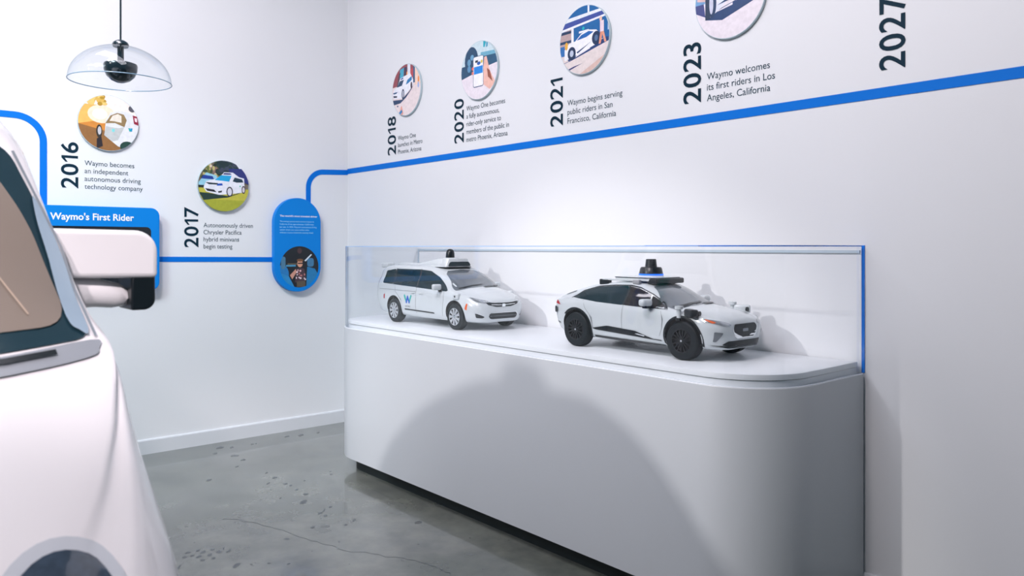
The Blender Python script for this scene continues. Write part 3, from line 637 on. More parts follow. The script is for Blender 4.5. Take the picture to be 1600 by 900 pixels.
def rpoly(pts, r=0.04, n=4):
    o = []; N = len(pts)
    for i in range(N):
        a, p, b = Vector(pts[i-1]), Vector(pts[i]), Vector(pts[(i+1) % N])
        d1 = min(r, (a-p).length*0.45); d2 = min(r, (b-p).length*0.45)
        s, e_ = p+(a-p).normalized()*d1, p+(b-p).normalized()*d2
        for j in range(n+1):
            t = j/n; q = s*(1-t)**2+p*2*t*(1-t)+e_*t*t; o.append((q.x, q.y))
    return o
def wheel(parent, x, y, r, wdt, rim, nsp, tyre_r, style, hub='chrome'):
    """y is the outer face; sign gives the side"""
    sg = 1 if y > 0 else -1
    wdt = wdt*sg
    t = mk('wheel', lathe([(r*tyre_r, 0.0), (r*0.92, 0.0), (r*0.985, -wdt*0.08), (r, -wdt*0.25), (r, -wdt*0.8), (r*0.9, -wdt), (r*tyre_r, -wdt)], 48, 'y', (x, y, r)), 'tyre', parent, True)
    mk('rim', lathe([(r*tyre_r, -wdt*0.02), (r*(tyre_r-0.05), -wdt*0.03), (r*(tyre_r-0.07), -wdt*0.3), (0.0, -wdt*0.35)], 40, 'y', (x, y, r)), 'well' if style else 'black_alloy', t, True)
    rr = r*tyre_r
    mk('rim_lip', lathe([(rr, -wdt*0.02), (rr, wdt*0.02), (rr*0.93, wdt*0.02), (rr*0.93, -wdt*0.06)], 40, 'y', (x, y, r)), rim, t, True)
    for k in range(nsp):
        a = 2*PI*k/nsp+0.2
        w1, w2 = (rr*0.09, rr*0.17) if style else (rr*0.05, rr*0.05)
        o = [(-w1, rr*0.15), (w1, rr*0.15), (w2, rr*0.95), (-w2, rr*0.95)]
        ca, sa = math.cos(a), math.sin(a)
        V = [(x+p[0]*ca-p[1]*sa, y+(h if sg > 0 else -h), r+p[0]*sa+p[1]*ca) for h in (-abs(wdt)*0.10, abs(wdt)*0.01) for p in o]
        mk('spoke', (V, [(0, 1, 2, 3), (4, 5, 6, 7), (0, 1, 5, 4), (1, 2, 6, 5), (2, 3, 7, 6), (3, 0, 4, 7)]), rim, t)
    mk('hub_cap', lathe([(rr*0.2, -wdt*0.08), (rr*0.19, wdt*0.02), (rr*0.1, wdt*0.035), (0, wdt*0.035)], 20, 'y', (x, y, r)), hub if style else rim, t, True)
    if not style:
        mk('hub_badge', lathe([(rr*0.085, wdt*0.03), (rr*0.08, wdt*0.045), (0, wdt*0.045)], 16, 'y', (x, y, r)), 'lamp_ring', t, True)
    return t
def logo_on(bd, cx, cz, s, parent, axis='S-', flip=1, sz=1.0):
    for k, (path, m) in enumerate(LOGO):
        p0, p1 = path
        pp = [(cx+flip*(p0[0]+(p1[0]-p0[0])*i/6)*s, cz+(p0[1]+(p1[1]-p0[1])*i/6)*s*sz) for i in range(7)]
        o = rcap(pp, s*0.21)
        bd.patch('emblem_stroke', o, axis, m, parent, 0.0045+0.0008*k, 0.3)
def rcap(pp, wd):
    a, b = Vector(pp[0]), Vector(pp[-1]); t = (b-a).normalized(); an = math.atan2(t.y, t.x)
    return [(b.x+wd/2*math.cos(an+q), b.y+wd/2*math.sin(an+q)) for q in [-PI/2+PI*i/8 for i in range(9)]]+[(a.x+wd/2*math.cos(an+q), a.y+wd/2*math.sin(an+q)) for q in [PI/2+PI*i/8 for i in range(9)]]

# ------------------------------------------------------------------ model minivan
k = 0.2
van = empty('model_minivan', (1.818, -0.322, 0.940))
tag(van, 'white model minivan with green and blue emblem on the deck, left of the other model', 'model car')
bpy.context.view_layer.update()
VS = [(-2.68, .42, .45, .50, .70, .75, .68, 1.02, .60, 1.22, 1.27),
 (-2.64, .34, .72, .42, .88, .72, .86, 1.08, .68, 1.45, 1.50),
 (-2.52, .28, .86, .36, .96, .72, .94, 1.12, .73, 1.60, 1.66),
 (-2.2, .24, .92, .33, .99, .70, .97, 1.12, .77, 1.68, 1.74),
 (-1.5, .22, .93, .30, 1.0, .68, .98, 1.09, .79, 1.70, 1.77),
 (-.5, .20, .93, .30, 1.0, .66, .98, 1.06, .79, 1.70, 1.77),
 (.2, .20, .93, .30, 1.0, .66, .98, 1.03, .77, 1.64, 1.72),
 (.6, .20, .93, .30, 1.0, .66, .97, 1.02, .74, 1.53, 1.62),
 (1.1, .20, .93, .30, 1.0, .66, .96, 1.01, .71, 1.33, 1.45),
 (1.5, .22, .93, .30, 1.0, .67, .95, .99, .70, 1.12, 1.22),
 (1.75, .22, .92, .30, .99, .67, .93, .96, .69, 1.03, 1.12),
 (2.0, .22, .88, .30, .97, .66, .89, .91, .64, .98, 1.06),
 (2.22, .22, .80, .30, .90, .64, .80, .84, .57, .90, .97),
 (2.38, .23, .66, .30, .78, .60, .69, .77, .50, .83, .89),
 (2.47, .26, .48, .33, .60, .55, .55, .70, .42, .76, .80),
 (2.49, .30, .38, .38, .50, .52, .46, .65, .36, .70, .73)]
B = Body(VS, k)
wx = 1.545
B.make('car_white', van, [(-wx*k, -.80*k), (wx*k, -.80*k), (-wx*k, .80*k), (wx*k, .80*k)], .415*k, .3*k, 0)
for sx in (-1, 1):
    for sy in (-1, 1): wheel(van, sx*wx*k, sy*.985*k, .365*k, .25*k, 'alloy', 9, 0.66, 1)
for ax in ('S-', 'S+'):
    B.patch('side_window', rpoly([(-2.24, 1.18), (-2.20, 1.56), (-1.62, 1.63), (-1.62, 1.16)], .07), ax, 'dark_glass', van)
    B.patch('side_window', rpoly([(-1.57, 1.155), (-1.57, 1.632), (-.30, 1.635), (-.36, 1.11)], .03), ax, 'dark_glass', van)
    B.patch('side_window', rpoly([(-.30, 1.105), (-.24, 1.632), (.20, 1.60), (.62, 1.43), (1.16, 1.07), (1.10, 1.045)], .03), ax, 'dark_glass', van)
    B.line('window_pillar', [(-1.595, 1.15), (-1.595, 1.64)], ax, 'brown_glass', van, .05)
    B.line('window_pillar', [(-.33, 1.10), (-.27, 1.64)], ax, 'brown_glass', van, .06)
    for path in ([(-.33, 1.09), (-.36, .5), (-.34, .34)], [(1.02, 1.03), (1.04, .8), (.98, .5), (.96, .34)], [(-1.5, 1.12), (-1.46, .95), (-1.14, .72), (-1.06, .40)], [(-2.4, 1.0), (-.36, .98)]):
        B.line('door_seam', path, ax, 'seam', van, .012)
    B.patch('side_moulding', rpoly([(-.95, .42), (-.95, .455), (.55, .425), (.60, .405), (.55, .39)], .01), ax, 'black', van, .012)
    B.patch('side_marker', rpoly([(1.985, .60), (2.04, .76), (2.09, .74), (2.06, .57)], .01), ax, 'amber', van)
    B.patch('tail_lamp', rpoly([(-2.58, 1.02), (-2.66, 1.04), (-2.62, 1.24), (-2.50, 1.38), (-2.54, 1.18)], .02), ax, 'red', van)
    B.patch('rear_marker', rpoly([(-2.13, .70), (-2.13, .82), (-2.05, .86), (-2.07, .70)], .01), ax, 'red', van)
    B.patch('door_handle', rrect(-.60, -.38, .93, .965, .015, 3), ax, 'car_white', van, .022, .03)
    B.patch('door_handle', rrect(-.20, .02, .92, .955, .015, 3), ax, 'car_white', van, .022, .03)
logo_on(B, -.76, .735, .34, van, 'S-', 1, .62)
tv = lines_vf(['WAYMO'], .30*k, .045*k, .1, 0.02, 0)
mk('emblem_text', ([(p[0]-.93*k, B.hit('S-', p[0]-.93*k, p[1]+.50*k)[0].y-.0008, p[1]+.50*k) for p in tv[0]], tv[1]), 'seam', van)
ws_o = smooth_outline([(-.93*0+-.80, 1.10), (-.70, 1.30), (-.60, 1.52), (-.35, 1.60), (0, 1.62), (.35, 1.60), (.60, 1.52), (.70, 1.30), (.80, 1.10), (.45, 1.09), (0, 1.135), (-.45, 1.09)], 4)
B.patch('windscreen', rpoly([(-.84, 1.075), (-.66, 1.52), (-.50, 1.60), (0, 1.635), (.50, 1.60), (.66, 1.52), (.84, 1.075), (.5, 1.14), (0, 1.175), (-.5, 1.14)], .03), 'F', 'grey_glass', van, .004, .06)
B.line('wiper', [(-.75, 1.13), (-.35, 1.20), (.05, 1.225)], 'F', 'black', van, .022, .018)
B.line('wiper', [(.0, 1.16), (.35, 1.17), (.68, 1.17)], 'F', 'black', van, .022, .018)
B.patch('grille', rpoly([(-.62, .80), (-.30, .77), (0, .765), (.30, .77), (.62, .80), (.52, .715), (.25, .655), (-.25, .655), (-.52, .715)], .02), 'F', 'black', van, .006, .05)
B.line('grille_trim', [(-.62, .80), (-.3, .775), (0, .77), (.3, .775), (.62, .80)], 'F', 'chrome', van, .014, .012)
B.line('grille_bar', [(-.42, .72), (0, .705), (.42, .72)], 'F', 'chrome', van, .014, .012)
B.patch('badge', rrect(-.06, .06, .66, .73, .02, 3), 'F', 'chrome', van, .02)
B.patch('lower_grille', rpoly([(-.47, .49), (.47, .49), (.52, .42), (.45, .33), (-.45, .33), (-.52, .42)], .05), 'F', 'black', van, .006, .05)
B.line('lower_grille_trim', [(-.53, .41), (-.45, .50), (.45, .50), (.53, .41)], 'F', 'chrome', van, .016, .01)
B.line('lower_grille_bar', [(-.47, .41), (.47, .41)], 'F', 'seam', van, .012, .012)
for s_ in (-1, 1):
    B.patch('headlamp', rpoly([(s_*.47, .815), (s_*.86, .925), (s_*.80, .80), (s_*.60, .755)], .03), 'F', 'lamp', van, .008, .03)
    B.patch('fog_lamp', rpoly([(s_*.62, .40), (s_*.84, .50), (s_*.80, .37), (s_*.66, .36)], .03), 'F', 'black', van, .008, .03)
    B.line('fog_lamp_trim', [(s_*.62, .42), (s_*.86, .52)], 'F', 'chrome', van, .012, .012)
    m_ = mk('door_mirror', xf(rbox(-.09, .08, -.13, .13, -.08, .09, .05), Matrix.Translation((.86, s_*1.10, 1.16))@Matrix.Rotation(s_*.2, 4, 'Z')@Matrix.Scale(1, 4)), 'car_white', van, True)
    m_.data.transform(Matrix.Scale(k, 4))
    a_ = mk('mirror_arm', rbox(.83*k, .90*k, min(s_*.93, s_*1.03)*k, max(s_*.93, s_*1.03)*k, 1.03*k, 1.09*k, .01*k), 'black', van, True)
    p_ = mk('fender_sensor', xf(rbox(-.12, .12, -.07, .07, -.09, .09, .04), Matrix.Translation((1.62, s_*.96, .93))@Matrix.Rotation(-s_*.12, 4, 'Z')), 'car_white', van, True); p_.data.transform(Matrix.Scale(k, 4))
    q_ = mk('sensor_lens', xf(lathe([(.0, 0), (.03, 0), (.03, .02), (0, .02)], 12, 'y'), Matrix.Translation((1.62, s_*1.03-.01, .93))), 'black', van); q_.data.transform(Matrix.Scale(k, 4))
# roof pod, dome, rear pods
pod = prism([(p[0], p[1]) for p in rpoly([(-1.25, -.46), (.20, -.56), (.46, -.46), (.50, 0), (.46, .46), (.20, .56), (-1.25, .46), (-1.35, 0)], .12, 5)], 1.72, 1.90)
b_ = []
for p in pod[0]:
    t = (p[0]+1.35)/1.85; zt = 1.76+.19*min(1, t*1.5); hi = p[2] > 1.8
    f = 0.82 if hi else 1.0
    b_.append(((p[0]-(.04 if hi and p[0] > .3 else 0))*k, p[1]*f*k, (zt if hi else 1.70)*k))
o = mk('roof_pod', (b_, pod[1]), 'car_white', van); md = o.modifiers.new('bv', 'BEVEL'); md.width = .035*k; md.segments = 3; md.angle_limit = math.radians(50)
mk('pod_gasket', prism([(p[0]*k, p[1]*k) for p in rpoly([(-1.27, -.475), (.20, -.575), (.48, -.475), (.52, 0), (.48, .475), (.20, .575), (-1.27, .475), (-1.37, 0)], .12, 5)], 1.690*k, 1.715*k), 'black', van)
mk('pod_window', xf(prism([(p[0]*k, p[1]*k) for p in rpoly([(-.42, 1.735), (.42, 1.735), (.34, 1.865), (-.34, 1.865)], .05)], 0, .02*k), Matrix(((0, 0, 1, .475*k), (1, 0, 0, 0), (0, 1, 0, 0), (0, 0, 0, 1)))), 'dark_glass', van)
mk('dome_collar', lathe([(.26*k, 1.93*k), (.22*k, 1.975*k), (.14*k, 1.985*k), (0, 1.985*k)], 32, 'z', (.02*k, 0, 0)), 'car_white', van, True)
mk('roof_dome', lathe([(.135*k, 1.98*k), (.135*k, 2.0*k), (.125*k, 2.13*k), (.10*k, 2.20*k), (.06*k, 2.235*k), (0, 2.245*k)], 32, 'z', (.02*k, 0, 0)), 'black', van, True)
mk('roof_spine', rbox(-2.40*k, -1.2*k, -.30*k, .30*k, 1.70*k, 1.80*k, .03*k), 'car_white', van, True)
for s_ in (-1, 1):
    mk('rear_pod', rbox(-2.66*k, -2.30*k, (s_*.62-.13)*k, (s_*.62+.13)*k, 1.65*k, 1.79*k, .03*k), 'car_white', van, True)

# ------------------------------------------------------------------ model electric SUV
suv = empty('model_suv', (3.365, -.330, 0.940))
tag(suv, 'white model electric car with black wheels and stepped roof sensor, right of the minivan', 'model car')
bpy.context.view_layer.update()
JS = [(-2.33, .50, .42, .55, .62, .75, .60, .95, .48, 1.01, 1.04),
 (-2.28, .40, .66, .46, .80, .74, .78, 1.00, .58, 1.10, 1.13),
 (-2.15, .32, .78, .40, .89, .74, .88, 1.03, .62, 1.16, 1.19),
 (-1.9, .27, .85, .36, .94, .72, .93, 1.04, .63, 1.24, 1.28),
 (-1.5, .24, .87, .33, .955, .70, .94, 1.03, .64, 1.33, 1.39),
 (-1.0, .22, .87, .32, .94, .69, .92, 1.01, .65, 1.43, 1.49),
 (-.3, .21, .87, .31, .93, .68, .92, .99, .65, 1.49, 1.55),
 (.15, .21, .87, .31, .93, .68, .92, .98, .64, 1.46, 1.53),
 (.55, .21, .87, .31, .93, .68, .92, .97, .61, 1.35, 1.44),
 (.95, .22, .87, .32, .94, .70, .92, .97, .60, 1.16, 1.27),
 (1.25, .22, .87, .32, .95, .71, .92, .96, .62, 1.05, 1.13),
 (1.55, .23, .87, .33, .955, .71, .92, .95, .61, 1.00, 1.06),
 (1.9, .24, .85, .33, .93, .70, .87, .90, .57, .95, 1.00),
 (2.13, .24, .76, .33, .86, .66, .79, .84, .52, .89, .94),
 (2.27, .25, .62, .34, .74, .62, .68, .78, .47, .83, .87),
 (2.34, .28, .48, .36, .60, .58, .56, .72, .42, .77, .80),
 (2.36, .32, .40, .42, .52, .56, .48, .68, .38, .72, .74)]
B = Body(JS, k); wx = 1.495
B.make('car_white', suv, [(-wx*k, -.76*k), (wx*k, -.76*k), (-wx*k, .76*k), (wx*k, .76*k)], .445*k, .3*k, 0)
for sx in (-1, 1):
    for sy in (-1, 1): wheel(suv, sx*wx*k, sy*.955*k, .395*k, .27*k, 'black_alloy', 15, 0.62, 0)
for ax in ('S-', 'S+'):
    for sx in (-1, 1):
        c_ = sx*wx; pth = [(c_+.465*math.cos(a), .42+.465*math.sin(a)) for a in [math.radians(-22+224*i/24) for i in range(25)]]
        B.line('arch_trim', pth, ax, 'black', suv, .045, .008)
    B.patch('side_window', rpoly([(-1.68, 1.13), (-1.45, 1.27), (-1.0, 1.385), (-.5, 1.43), (-.10, 1.44), (-.12, 1.03), (-.9, 1.06)], .03), ax, 'dark_glass', suv)
    B.patch('side_window', rpoly([(-.07, 1.03), (-.05, 1.44), (.20, 1.40), (.52, 1.28), (.55, 1.01)], .02), ax, 'brown_glass', suv)
    B.patch('side_window', rpoly([(.58, 1.01), (.56, 1.26), (.85, 1.13), (1.06, 1.00)], .02), ax, 'brown_glass', suv)
    B.line('window_pillar', [(-.095, 1.03), (-.075, 1.44)], ax, 'black', suv, .05)
    B.line('window_frame', [(-1.70, 1.12), (-1.45, 1.285), (-1.0, 1.40), (-.5, 1.445), (-.05, 1.455), (.22, 1.415), (.55, 1.29), (.88, 1.125), (1.08, .995)], ax, 'black', suv, .022)
    for path in ([(-.09, 1.03), (-.12, .7), (-.12, .40)], [(.95, .96), (1.02, .8), (.98, .60), (.90, .44)], [(-1.3, 1.08), (-1.2, .9), (-1.0, .70), (-.98, .45)]):
        B.line('door_seam', path, ax, 'seam', suv, .010)
    B.patch('sill_trim', rpoly([(-1.0, .47), (-.55, .55), (.25, .50), (.72, .37), (.95, .36), (.95, .34), (-.9, .44)], .02), ax, 'black', suv, .010)
    B.patch('sill_trim', rpoly([(-.96, .27), (-.96, .315), (1.0, .265), (1.0, .235), (0, .23)], .01), ax, 'black', suv, .010)
    B.patch('sill_badge', rpoly([(.25, .435), (.27, .455), (.52, .42), (.50, .40)], .005), ax, 'chrome', suv, .016)
    B.patch('tail_lamp', rpoly([(-2.30, .98), (-2.28, 1.05), (-2.10, 1.03), (-2.0, .94)], .02), ax, 'red', suv, .006)
    B.patch('rear_sensor', rrect(-2.27, -2.10, .76, .90, .03, 4), ax, 'black', suv, .03)
    B.patch('rear_bumper_trim', rpoly([(-2.3, .52), (-2.06, .50), (-2.06, .53), (-2.3, .55)], .005), ax, 'black', suv, .008)
    B.line('quarter_slot', [(-2.03, 1.17), (-1.72, 1.265)], ax, 'black', suv, .022)
B.patch('windscreen', rpoly([(-.80, 1.00), (-.60, 1.32), (-.50, 1.44), (0, 1.475), (.50, 1.44), (.60, 1.32), (.80, 1.00), (.45, 1.07), (0, 1.10), (-.45, 1.07)], .03), 'F', 'grey_glass', suv, .004, .06)
B.line('wiper', [(-.72, 1.04), (-.35, 1.105), (.05, 1.13)], 'F', 'black', suv, .022, .018)
B.line('wiper', [(.0, 1.10), (.35, 1.10), (.64, 1.08)], 'F', 'black', suv, .022, .018)
B.patch('grille', rpoly([(-.36, .755), (.36, .755), (.42, .68), (.36, .53), (.28, .49), (-.28, .49), (-.36, .53), (-.42, .68)], .04), 'F', 'black', suv, .006, .05)
B.line('grille_trim', [(-.38, .75), (-.43, .68), (-.37, .52), (-.29, .48), (.29, .48), (.37, .52), (.43, .68), (.38, .75)], 'F', 'chrome', suv, .014, .008)
B.patch('badge', rrect(-.10, .10, .60, .66, .02, 3), 'F', 'grey_trim', suv, .012)
B.patch('lower_grille', rpoly([(-.55, .43), (.55, .43), (.66, .36), (.52, .31), (-.52, .31), (-.66, .36)], .03), 'F', 'black', suv, .006, .05)
B.line('splitter', [(-.86, .345), (-.66, .33), (-.5, .295), (.5, .295), (.66, .33), (.86, .345)], 'F', 'black', suv, .02, .012)
for s_ in (-1, 1):
    B.patch('headlamp', rpoly([(s_*.46, .74), (s_*.52, .79), (s_*.84, .86), (s_*.89, .87), (s_*.89, .81), (s_*.66, .73)], .02), 'F', 'lamp', suv, .008, .03)
    B.patch('turn_signal', rpoly([(s_*.76, .80), (s_*.86, .86), (s_*.872, .84), (s_*.82, .78)], .01), 'F', 'amber', suv, .012, .03)
    B.patch('bumper_vent', rpoly([(s_*.68, .60), (s_*.82, .62), (s_*.80, .42), (s_*.76, .42)], .02), 'F', 'grey_glass', suv, .008, .03)
    m_ = mk('door_mirror', xf(rbox(-.10, .09, -.14, .14, -.07, .085, .06), Matrix.Translation((.66, s_*1.06, 1.125))@Matrix.Rotation(s_*.2, 4, 'Z')), 'car_white', suv, True); m_.data.transform(Matrix.Scale(k, 4))
    m_ = mk('mirror_base', xf(rbox(-.06, .06, -.12, .12, -.03, .03, .02), Matrix.Translation((.66, s_*1.0, 1.04))), 'black', suv, True); m_.data.transform(Matrix.Scale(k, 4))
    # fender sensors
    m_ = mk('corner_sensor', xf(rbox(-.17, .17, -.09, .09, -.085, .085, .04), Matrix.Translation((1.71, s_*.92, .965))@Matrix.Rotation(s_*.5, 4, 'Z')), 'car_white' if s_ > 0 else 'black', suv, True); m_.data.transform(Matrix.Scale(k, 4))
    m_ = mk('sensor_lens', xf(lathe([(0, 0), (.05, 0), (.05, .03), (0, .03)], 16, 'x'), Matrix.Translation((1.85, s_*.86, .965))), 'black', suv, True); m_.data.transform(Matrix.Scale(k, 4))
    m_ = mk('sensor_post', lathe([(.045*k, .85*k), (.05*k, 1.03*k), (.085*k, 1.04*k), (.085*k, 1.10*k), (0, 1.11*k)], 20, 'z', (1.44*k, s_*.96*k, 0)), 'car_white', suv, True)
    m_ = mk('post_camera', rbox(1.39*k, 1.49*k, (s_*.98-.04)*k, (s_*.98+.04)*k, .80*k, .86*k, .015*k), 'black', suv, True)
    mk('roof_rail', rbox(-.95*k, .10*k, (s_*.60-.035)*k, (s_*.60+.035)*k, 1.545*k, 1.585*k, .012*k), 'car_white', suv, True)
    mk('rail_foot', rbox(-.05*k, .14*k, (s_*.60-.045)*k, (s_*.60+.045)*k, 1.48*k, 1.58*k, .02*k), 'foot', suv, True)
    mk('rail_foot', rbox(-1.05*k, -.75*k, (s_*.58-.06)*k, (s_*.58+.06)*k, 1.44*k, 1.57*k, .03*k), 'black', suv, True)
mk('roof_deck', prism([(p[0]*k, p[1]*k) for p in rpoly([(-.75, -.45), (.25, -.52), (.42, -.45), (.45, 0), (.42, .45), (.25, .52), (-.75, .45)], .1, 5)], 1.55*k, 1.635*k, .02*k), 'car_white', suv)
mk('deck_trim', prism([(p[0]*k, p[1]*k) for p in rpoly([(-.77, -.46), (.26, -.53), (.44, -.46), (.47, 0), (.44, .46), (.26, .53), (-.77, .46)], .1, 5)], 1.612*k, 1.628*k), 'black', suv)
mk('front_sensor_bar', rbox(.22*k, .50*k, -.50*k, .50*k, 1.495*k, 1.615*k, .035*k), 'black', suv, True)
mk('light_ring', lathe([(.27*k, 1.66*k), (.28*k, 1.67*k), (.28*k, 1.70*k), (0, 1.70*k)], 40, 'z', (-.05*k, 0, 0)), 'glow_blue', suv, True)
mk('sensor_pedestal', lathe([(.30*k, 1.63*k), (.27*k, 1.665*k), (0, 1.665*k)], 40, 'z', (-.05*k, 0, 0)), 'car_white', suv, True)
mk('lower_lidar', lathe([(.27*k, 1.70*k), (.245*k, 1.82*k), (.22*k, 1.85*k), (.10*k, 1.86*k), (0, 1.86*k)], 40, 'z', (-.05*k, 0, 0)), 'black', suv, True)
mk('upper_lidar', lathe([(.135*k, 1.855*k), (.115*k, 2.02*k), (.105*k, 2.03*k), (0, 2.03*k)], 32, 'z', (-.05*k, 0, 0)), 'black', suv, True)

# ------------------------------------------------------------------ the rounded prototype car in the foreground
k = 1.0
car = empty('prototype_car', (2.80, -3.30, 0))
tag(car, 'full-size white rounded two-seat car with wing mirror, cut by the left edge', 'car')
bpy.context.view_layer.update()
FS = [(-1.16, 0.5, 0.257, 0.55, 0.411, 0.8, 0.391, 1.05, 0.247, 1.15, 1.19),
 (-1.1, 0.36, 0.473, 0.44, 0.617, 0.78, 0.596, 1.12, 0.411, 1.3, 1.36),
 (-0.95, 0.26, 0.596, 0.34, 0.719, 0.74, 0.699, 1.13, 0.504, 1.48, 1.58),
 (-0.65, 0.22, 0.637, 0.3, 0.751, 0.7, 0.73, 1.13, 0.545, 1.66, 1.77),
 (-0.28, 0.2, 0.637, 0.3, 0.74, 0.7, 0.73, 1.13, 0.566, 1.76, 1.87),
 (0.05, 0.2, 0.637, 0.3, 0.73, 0.7, 0.719, 1.14, 0.566, 1.76, 1.87),
 (0.25, 0.2, 0.637, 0.3, 0.73, 0.7, 0.709, 1.15, 0.566, 1.7, 1.81),
 (0.47, 0.2, 0.637, 0.3, 0.74, 0.7, 0.69, 1.16, 0.6, 1.47, 1.61),
 (0.62, 0.2, 0.647, 0.3, 0.751, 0.7, 0.695, 1.15, 0.645, 1.26, 1.42),
 (0.76, 0.21, 0.658, 0.3, 0.76, 0.69, 0.709, 1.08, 0.668, 1.17, 1.25),
 (0.9, 0.22, 0.658, 0.31, 0.76, 0.68, 0.699, 0.98, 0.637, 1.06, 1.13),
 (1.05, 0.24, 0.637, 0.32, 0.751, 0.65, 0.679, 0.875, 0.575, 0.95, 1),
 (1.2, 0.26, 0.596, 0.34, 0.709, 0.6, 0.637, 0.76, 0.483, 0.83, 0.87),
 (1.33, 0.28, 0.514, 0.36, 0.617, 0.56, 0.555, 0.66, 0.411, 0.72, 0.75),
 (1.42, 0.32, 0.37, 0.38, 0.462, 0.52, 0.421, 0.58, 0.308, 0.63, 0.65),
 (1.45, 0.36, 0.268, 0.42, 0.349, 0.5, 0.319, 0.54, 0.226, 0.57, 0.58)]
B = Body(FS, 1.0, 90, 6)
B.make('big_white', car, [(-.70, -.52), (.80, -.52), (-.70, .52), (.80, .52)], .30, .3, 0)
for sx in (-.70, .80):
    for sy in (-1, 1): wheel(car, sx, sy*.715, .265, .17, 'alloy', 10, 0.62, 1)
B.patch('windscreen_border', rpoly([(-.65, 1.185), (-.618, 1.40), (-.535, 1.66), (-.30, 1.77), (0, 1.79), (.30, 1.77), (.535, 1.66), (.618, 1.40), (.65, 1.185), (.40, 1.165), (0, 1.15), (-.40, 1.165)], .04), 'F', 'frit', car, .004, .04)
B.patch('windscreen', rpoly([(-.61, 1.215), (-.555, 1.46), (-.475, 1.62), (-.28, 1.71), (0, 1.73), (.28, 1.71), (.475, 1.62), (.555, 1.46), (.61, 1.215), (.30, 1.20), (0, 1.185), (-.30, 1.20)], .07, 6), 'F', 'screen_glass', car, .007, .04)
for s_ in (-1, 1):
    B.line('pillar_seal', [(s_*.656, 1.185), (s_*.625, 1.40), (s_*.545, 1.655)], 'F', 'grey_trim', car, .007, .006)
    B.patch('pillar_glare_strip', smooth_outline([(s_*.60, 1.23), (s_*.62, 1.20), (s_*.642, 1.20), (s_*.628, 1.34), (s_*.605, 1.44), (s_*.575, 1.53), (s_*.575, 1.46), (s_*.59, 1.36)], 4), 'F', 'pillar_glare', car, .009, .04)  # reflection of the bright walls, painted on as a strip
    B.patch('headlamp_surround', EL(s_*.485, .743, .122, .120, 32), 'F', 'lamp_ring', car, .006, .03)
    B.patch('headlamp', EL(s_*.485, .740, .098, .102, 32), 'F', 'lamp_glass', car, .012, .03)
    for q in range(11):
        B.patch('lamp_cell', EL(s_*(.485+(-.062, -.03, .0, .032, .06, -.048, -.014, .018, .048, -.03, .03)[q]), .740+(.02, .045, .05, .045, .02, -.01, .012, .008, -.012, -.04, -.045)[q], .0065, .0065, 8), 'F', 'lamp_ring', car, .014, .03)
B.line('interior_strip', [(.33, 1.62), (.42, 1.42), (.52, 1.24)], 'F', 'tan', car, .004, .009)
B.patch('cowl_strip', smooth_outline([(-.64, 1.178), (-.40, 1.158), (0, 1.142), (.40, 1.158), (.64, 1.178), (.655, 1.16), (.62, 1.142), (.40, 1.122), (0, 1.105), (-.40, 1.122), (-.62, 1.142), (-.655, 1.16)], 4), 'F', 'cowl', car, .006, .04)
B.line('wiper', [(.36, 1.146), (.46, 1.150), (.56, 1.158)], 'F', 'black', car, .010, .012)
B.patch('nose_sensor', EL(0, .72, .06, .05, 20), 'F', 'black', car, .01, .03)
B.patch('front_intake', rrect(-.18, .18, .44, .50, .03, 4), 'F', 'black', car, .006, .04)
for ax in ('S-', 'S+'):
    B.patch('side_window', rpoly([(-.62, 1.22), (-.50, 1.58), (-.10, 1.66), (.16, 1.58), (.40, 1.22)], .08, 5), ax, 'frit', car, .004, .05)
    B.patch('rear_side_window', rpoly([(-.96, 1.30), (-.88, 1.44), (-.68, 1.54), (-.70, 1.30)], .05, 5), ax, 'frit', car, .004, .05)
    B.line('door_seam', [(.55, 1.14), (.50, .80), (.46, .40), (.40, .30), (-.45, .30), (-.62, .45), (-.68, .9), (-.66, 1.25), (-.54, 1.62)], ax, 'seam', car, .010)
logo_on(B, -.66, 1.04, .40, car, 'S+', -1, .85)
logo_on(B, -.66, 1.04, .40, car, 'S-', 1, .85)
mk('roof_pod', lathe([(.30, 1.84), (.26, 1.90), (.14, 1.94), (0, 1.94)], 32, 'z', (-.25, 0, 0)), 'big_white', car, True)
mk('roof_dome', lathe([(.12, 1.935), (.115, 2.03), (.09, 2.08), (.05, 2.10), (0, 2.105)], 32, 'z', (-.25, 0, 0)), 'black', car, True)
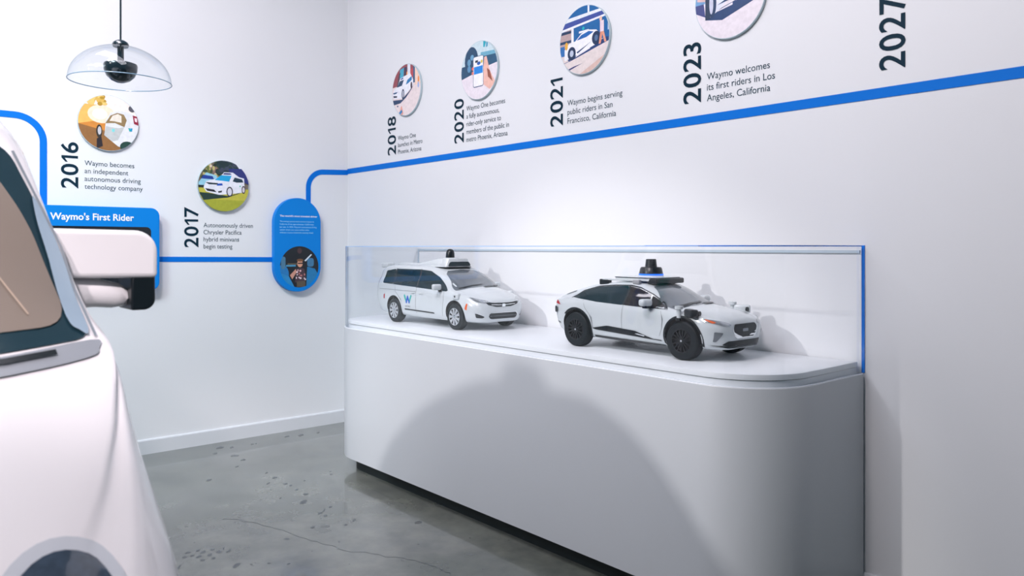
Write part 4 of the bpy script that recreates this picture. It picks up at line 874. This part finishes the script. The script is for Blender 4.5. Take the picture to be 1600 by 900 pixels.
# wing mirrors (car space: x forward, y left)
for s_ in (1, -1):
    def bx(x0, x1, y0, y1, z0, z1, r): return rbox(x0, x1, min(s_*y0, s_*y1), max(s_*y0, s_*y1), z0, z1, r, 5)
    def yz(o): return [(s_*p[0], p[1]) for p in o]
    TM = Matrix(((0, 0, 1, 0), (1, 0, 0, 0), (0, 1, 0, 0), (0, 0, 0, 1)))
    oh = [(.585, 1.318), (.884, 1.312)]+[(.884-.06+.06*math.cos(math.radians(t)), 1.447-.06+.06*math.sin(math.radians(t))) for t in range(0, 91, 10)]+[(.585, 1.450)]
    h = mk('mirror_housing', xf(prism(yz(oh), .30, .46, 0), TM), 'big_white', car, True)
    md = h.modifiers.new('bv', 'BEVEL'); md.width = .014; md.segments = 4; md.limit_method = 'ANGLE'; md.angle_limit = math.radians(50)
    ob = [(.816, 1.318), (.816, 1.222)]+[(.880-.03+.03*math.cos(math.radians(t)), 1.222+.03+.03*math.sin(math.radians(t))) for t in range(-90, 1, 10)]+[(.880, 1.318)]
    h2 = mk('mirror_backing', xf(prism(yz(ob), .315, .45, 0), TM), 'black', h, True)
    md = h2.modifiers.new('bv', 'BEVEL'); md.width = .006; md.segments = 3; md.limit_method = 'ANGLE'; md.angle_limit = math.radians(50)
    mk('mirror_arm', xf(tube([(.39, s_*.60, 1.275), (.39, s_*.68, 1.275), (.39, s_*.74, 1.272), (.39, s_*.790, 1.262), (.39, s_*.808, 1.248), (.39, s_*.813, 1.236)], [.046, .044, .040, .036, .028, .012], 24), Matrix.Identity(4)), 'big_white', h, True)

# ------------------------------------------------------------------ pendant lamp
PX = (5.597+3.58*(-.755)+3.58*(-.503)*.6556, -3.110+3.58*.656+3.58*(-.503)*.755)
e = empty('pendant_lamp', (PX[0], PX[1], 0))
tag(e, 'black and clear glass dome pendant lamp hanging on a cord at upper left', 'pendant lamp')
zr = 2.160; R = 0.216
mk('glass_dome', lathe([(R*math.cos(a), zr+0.165*math.sin(a)) for a in [PI/2*i/18*0.93 for i in range(19)]], 64), 'pend_glass', e, True)
mk('dome_rim', lathe([(R+.0022*math.cos(a), zr+.0022*math.sin(a)) for a in [2*PI*i/8 for i in range(9)]], 64), 'pend_rim', e, True)
mk('top_cap', lathe([(0, zr+.192), (.018, zr+.190), (.032, zr+.180), (.036, zr+.170), (.032, zr+.160), (0, zr+.158)], 32), 'pend_black', e, True)
mk('stem', lathe([(.0, zr+.16), (.014, zr+.16), (.014, zr+.08), (0, zr+.08)], 20), 'pend_black', e, True)
mk('lamp_bowl', lathe([(0, zr+.090), (.055, zr+.088), (.069, zr+.082), (.072, zr+.074), (.070, zr+.050), (.059, zr+.024), (.039, zr+.005), (.017, zr-.004), (0, zr-.005)], 40), 'pend_black', e, True)
mk('cord', lathe([(.0042, zr+.18), (.0042, HC)], 10), 'pend_black', e, True)
mk('ceiling_rose', lathe([(0, HC-.03), (.05, HC-.03), (.055, HC-.02), (.055, HC), (0, HC)], 24), 'pend_black', e, True)
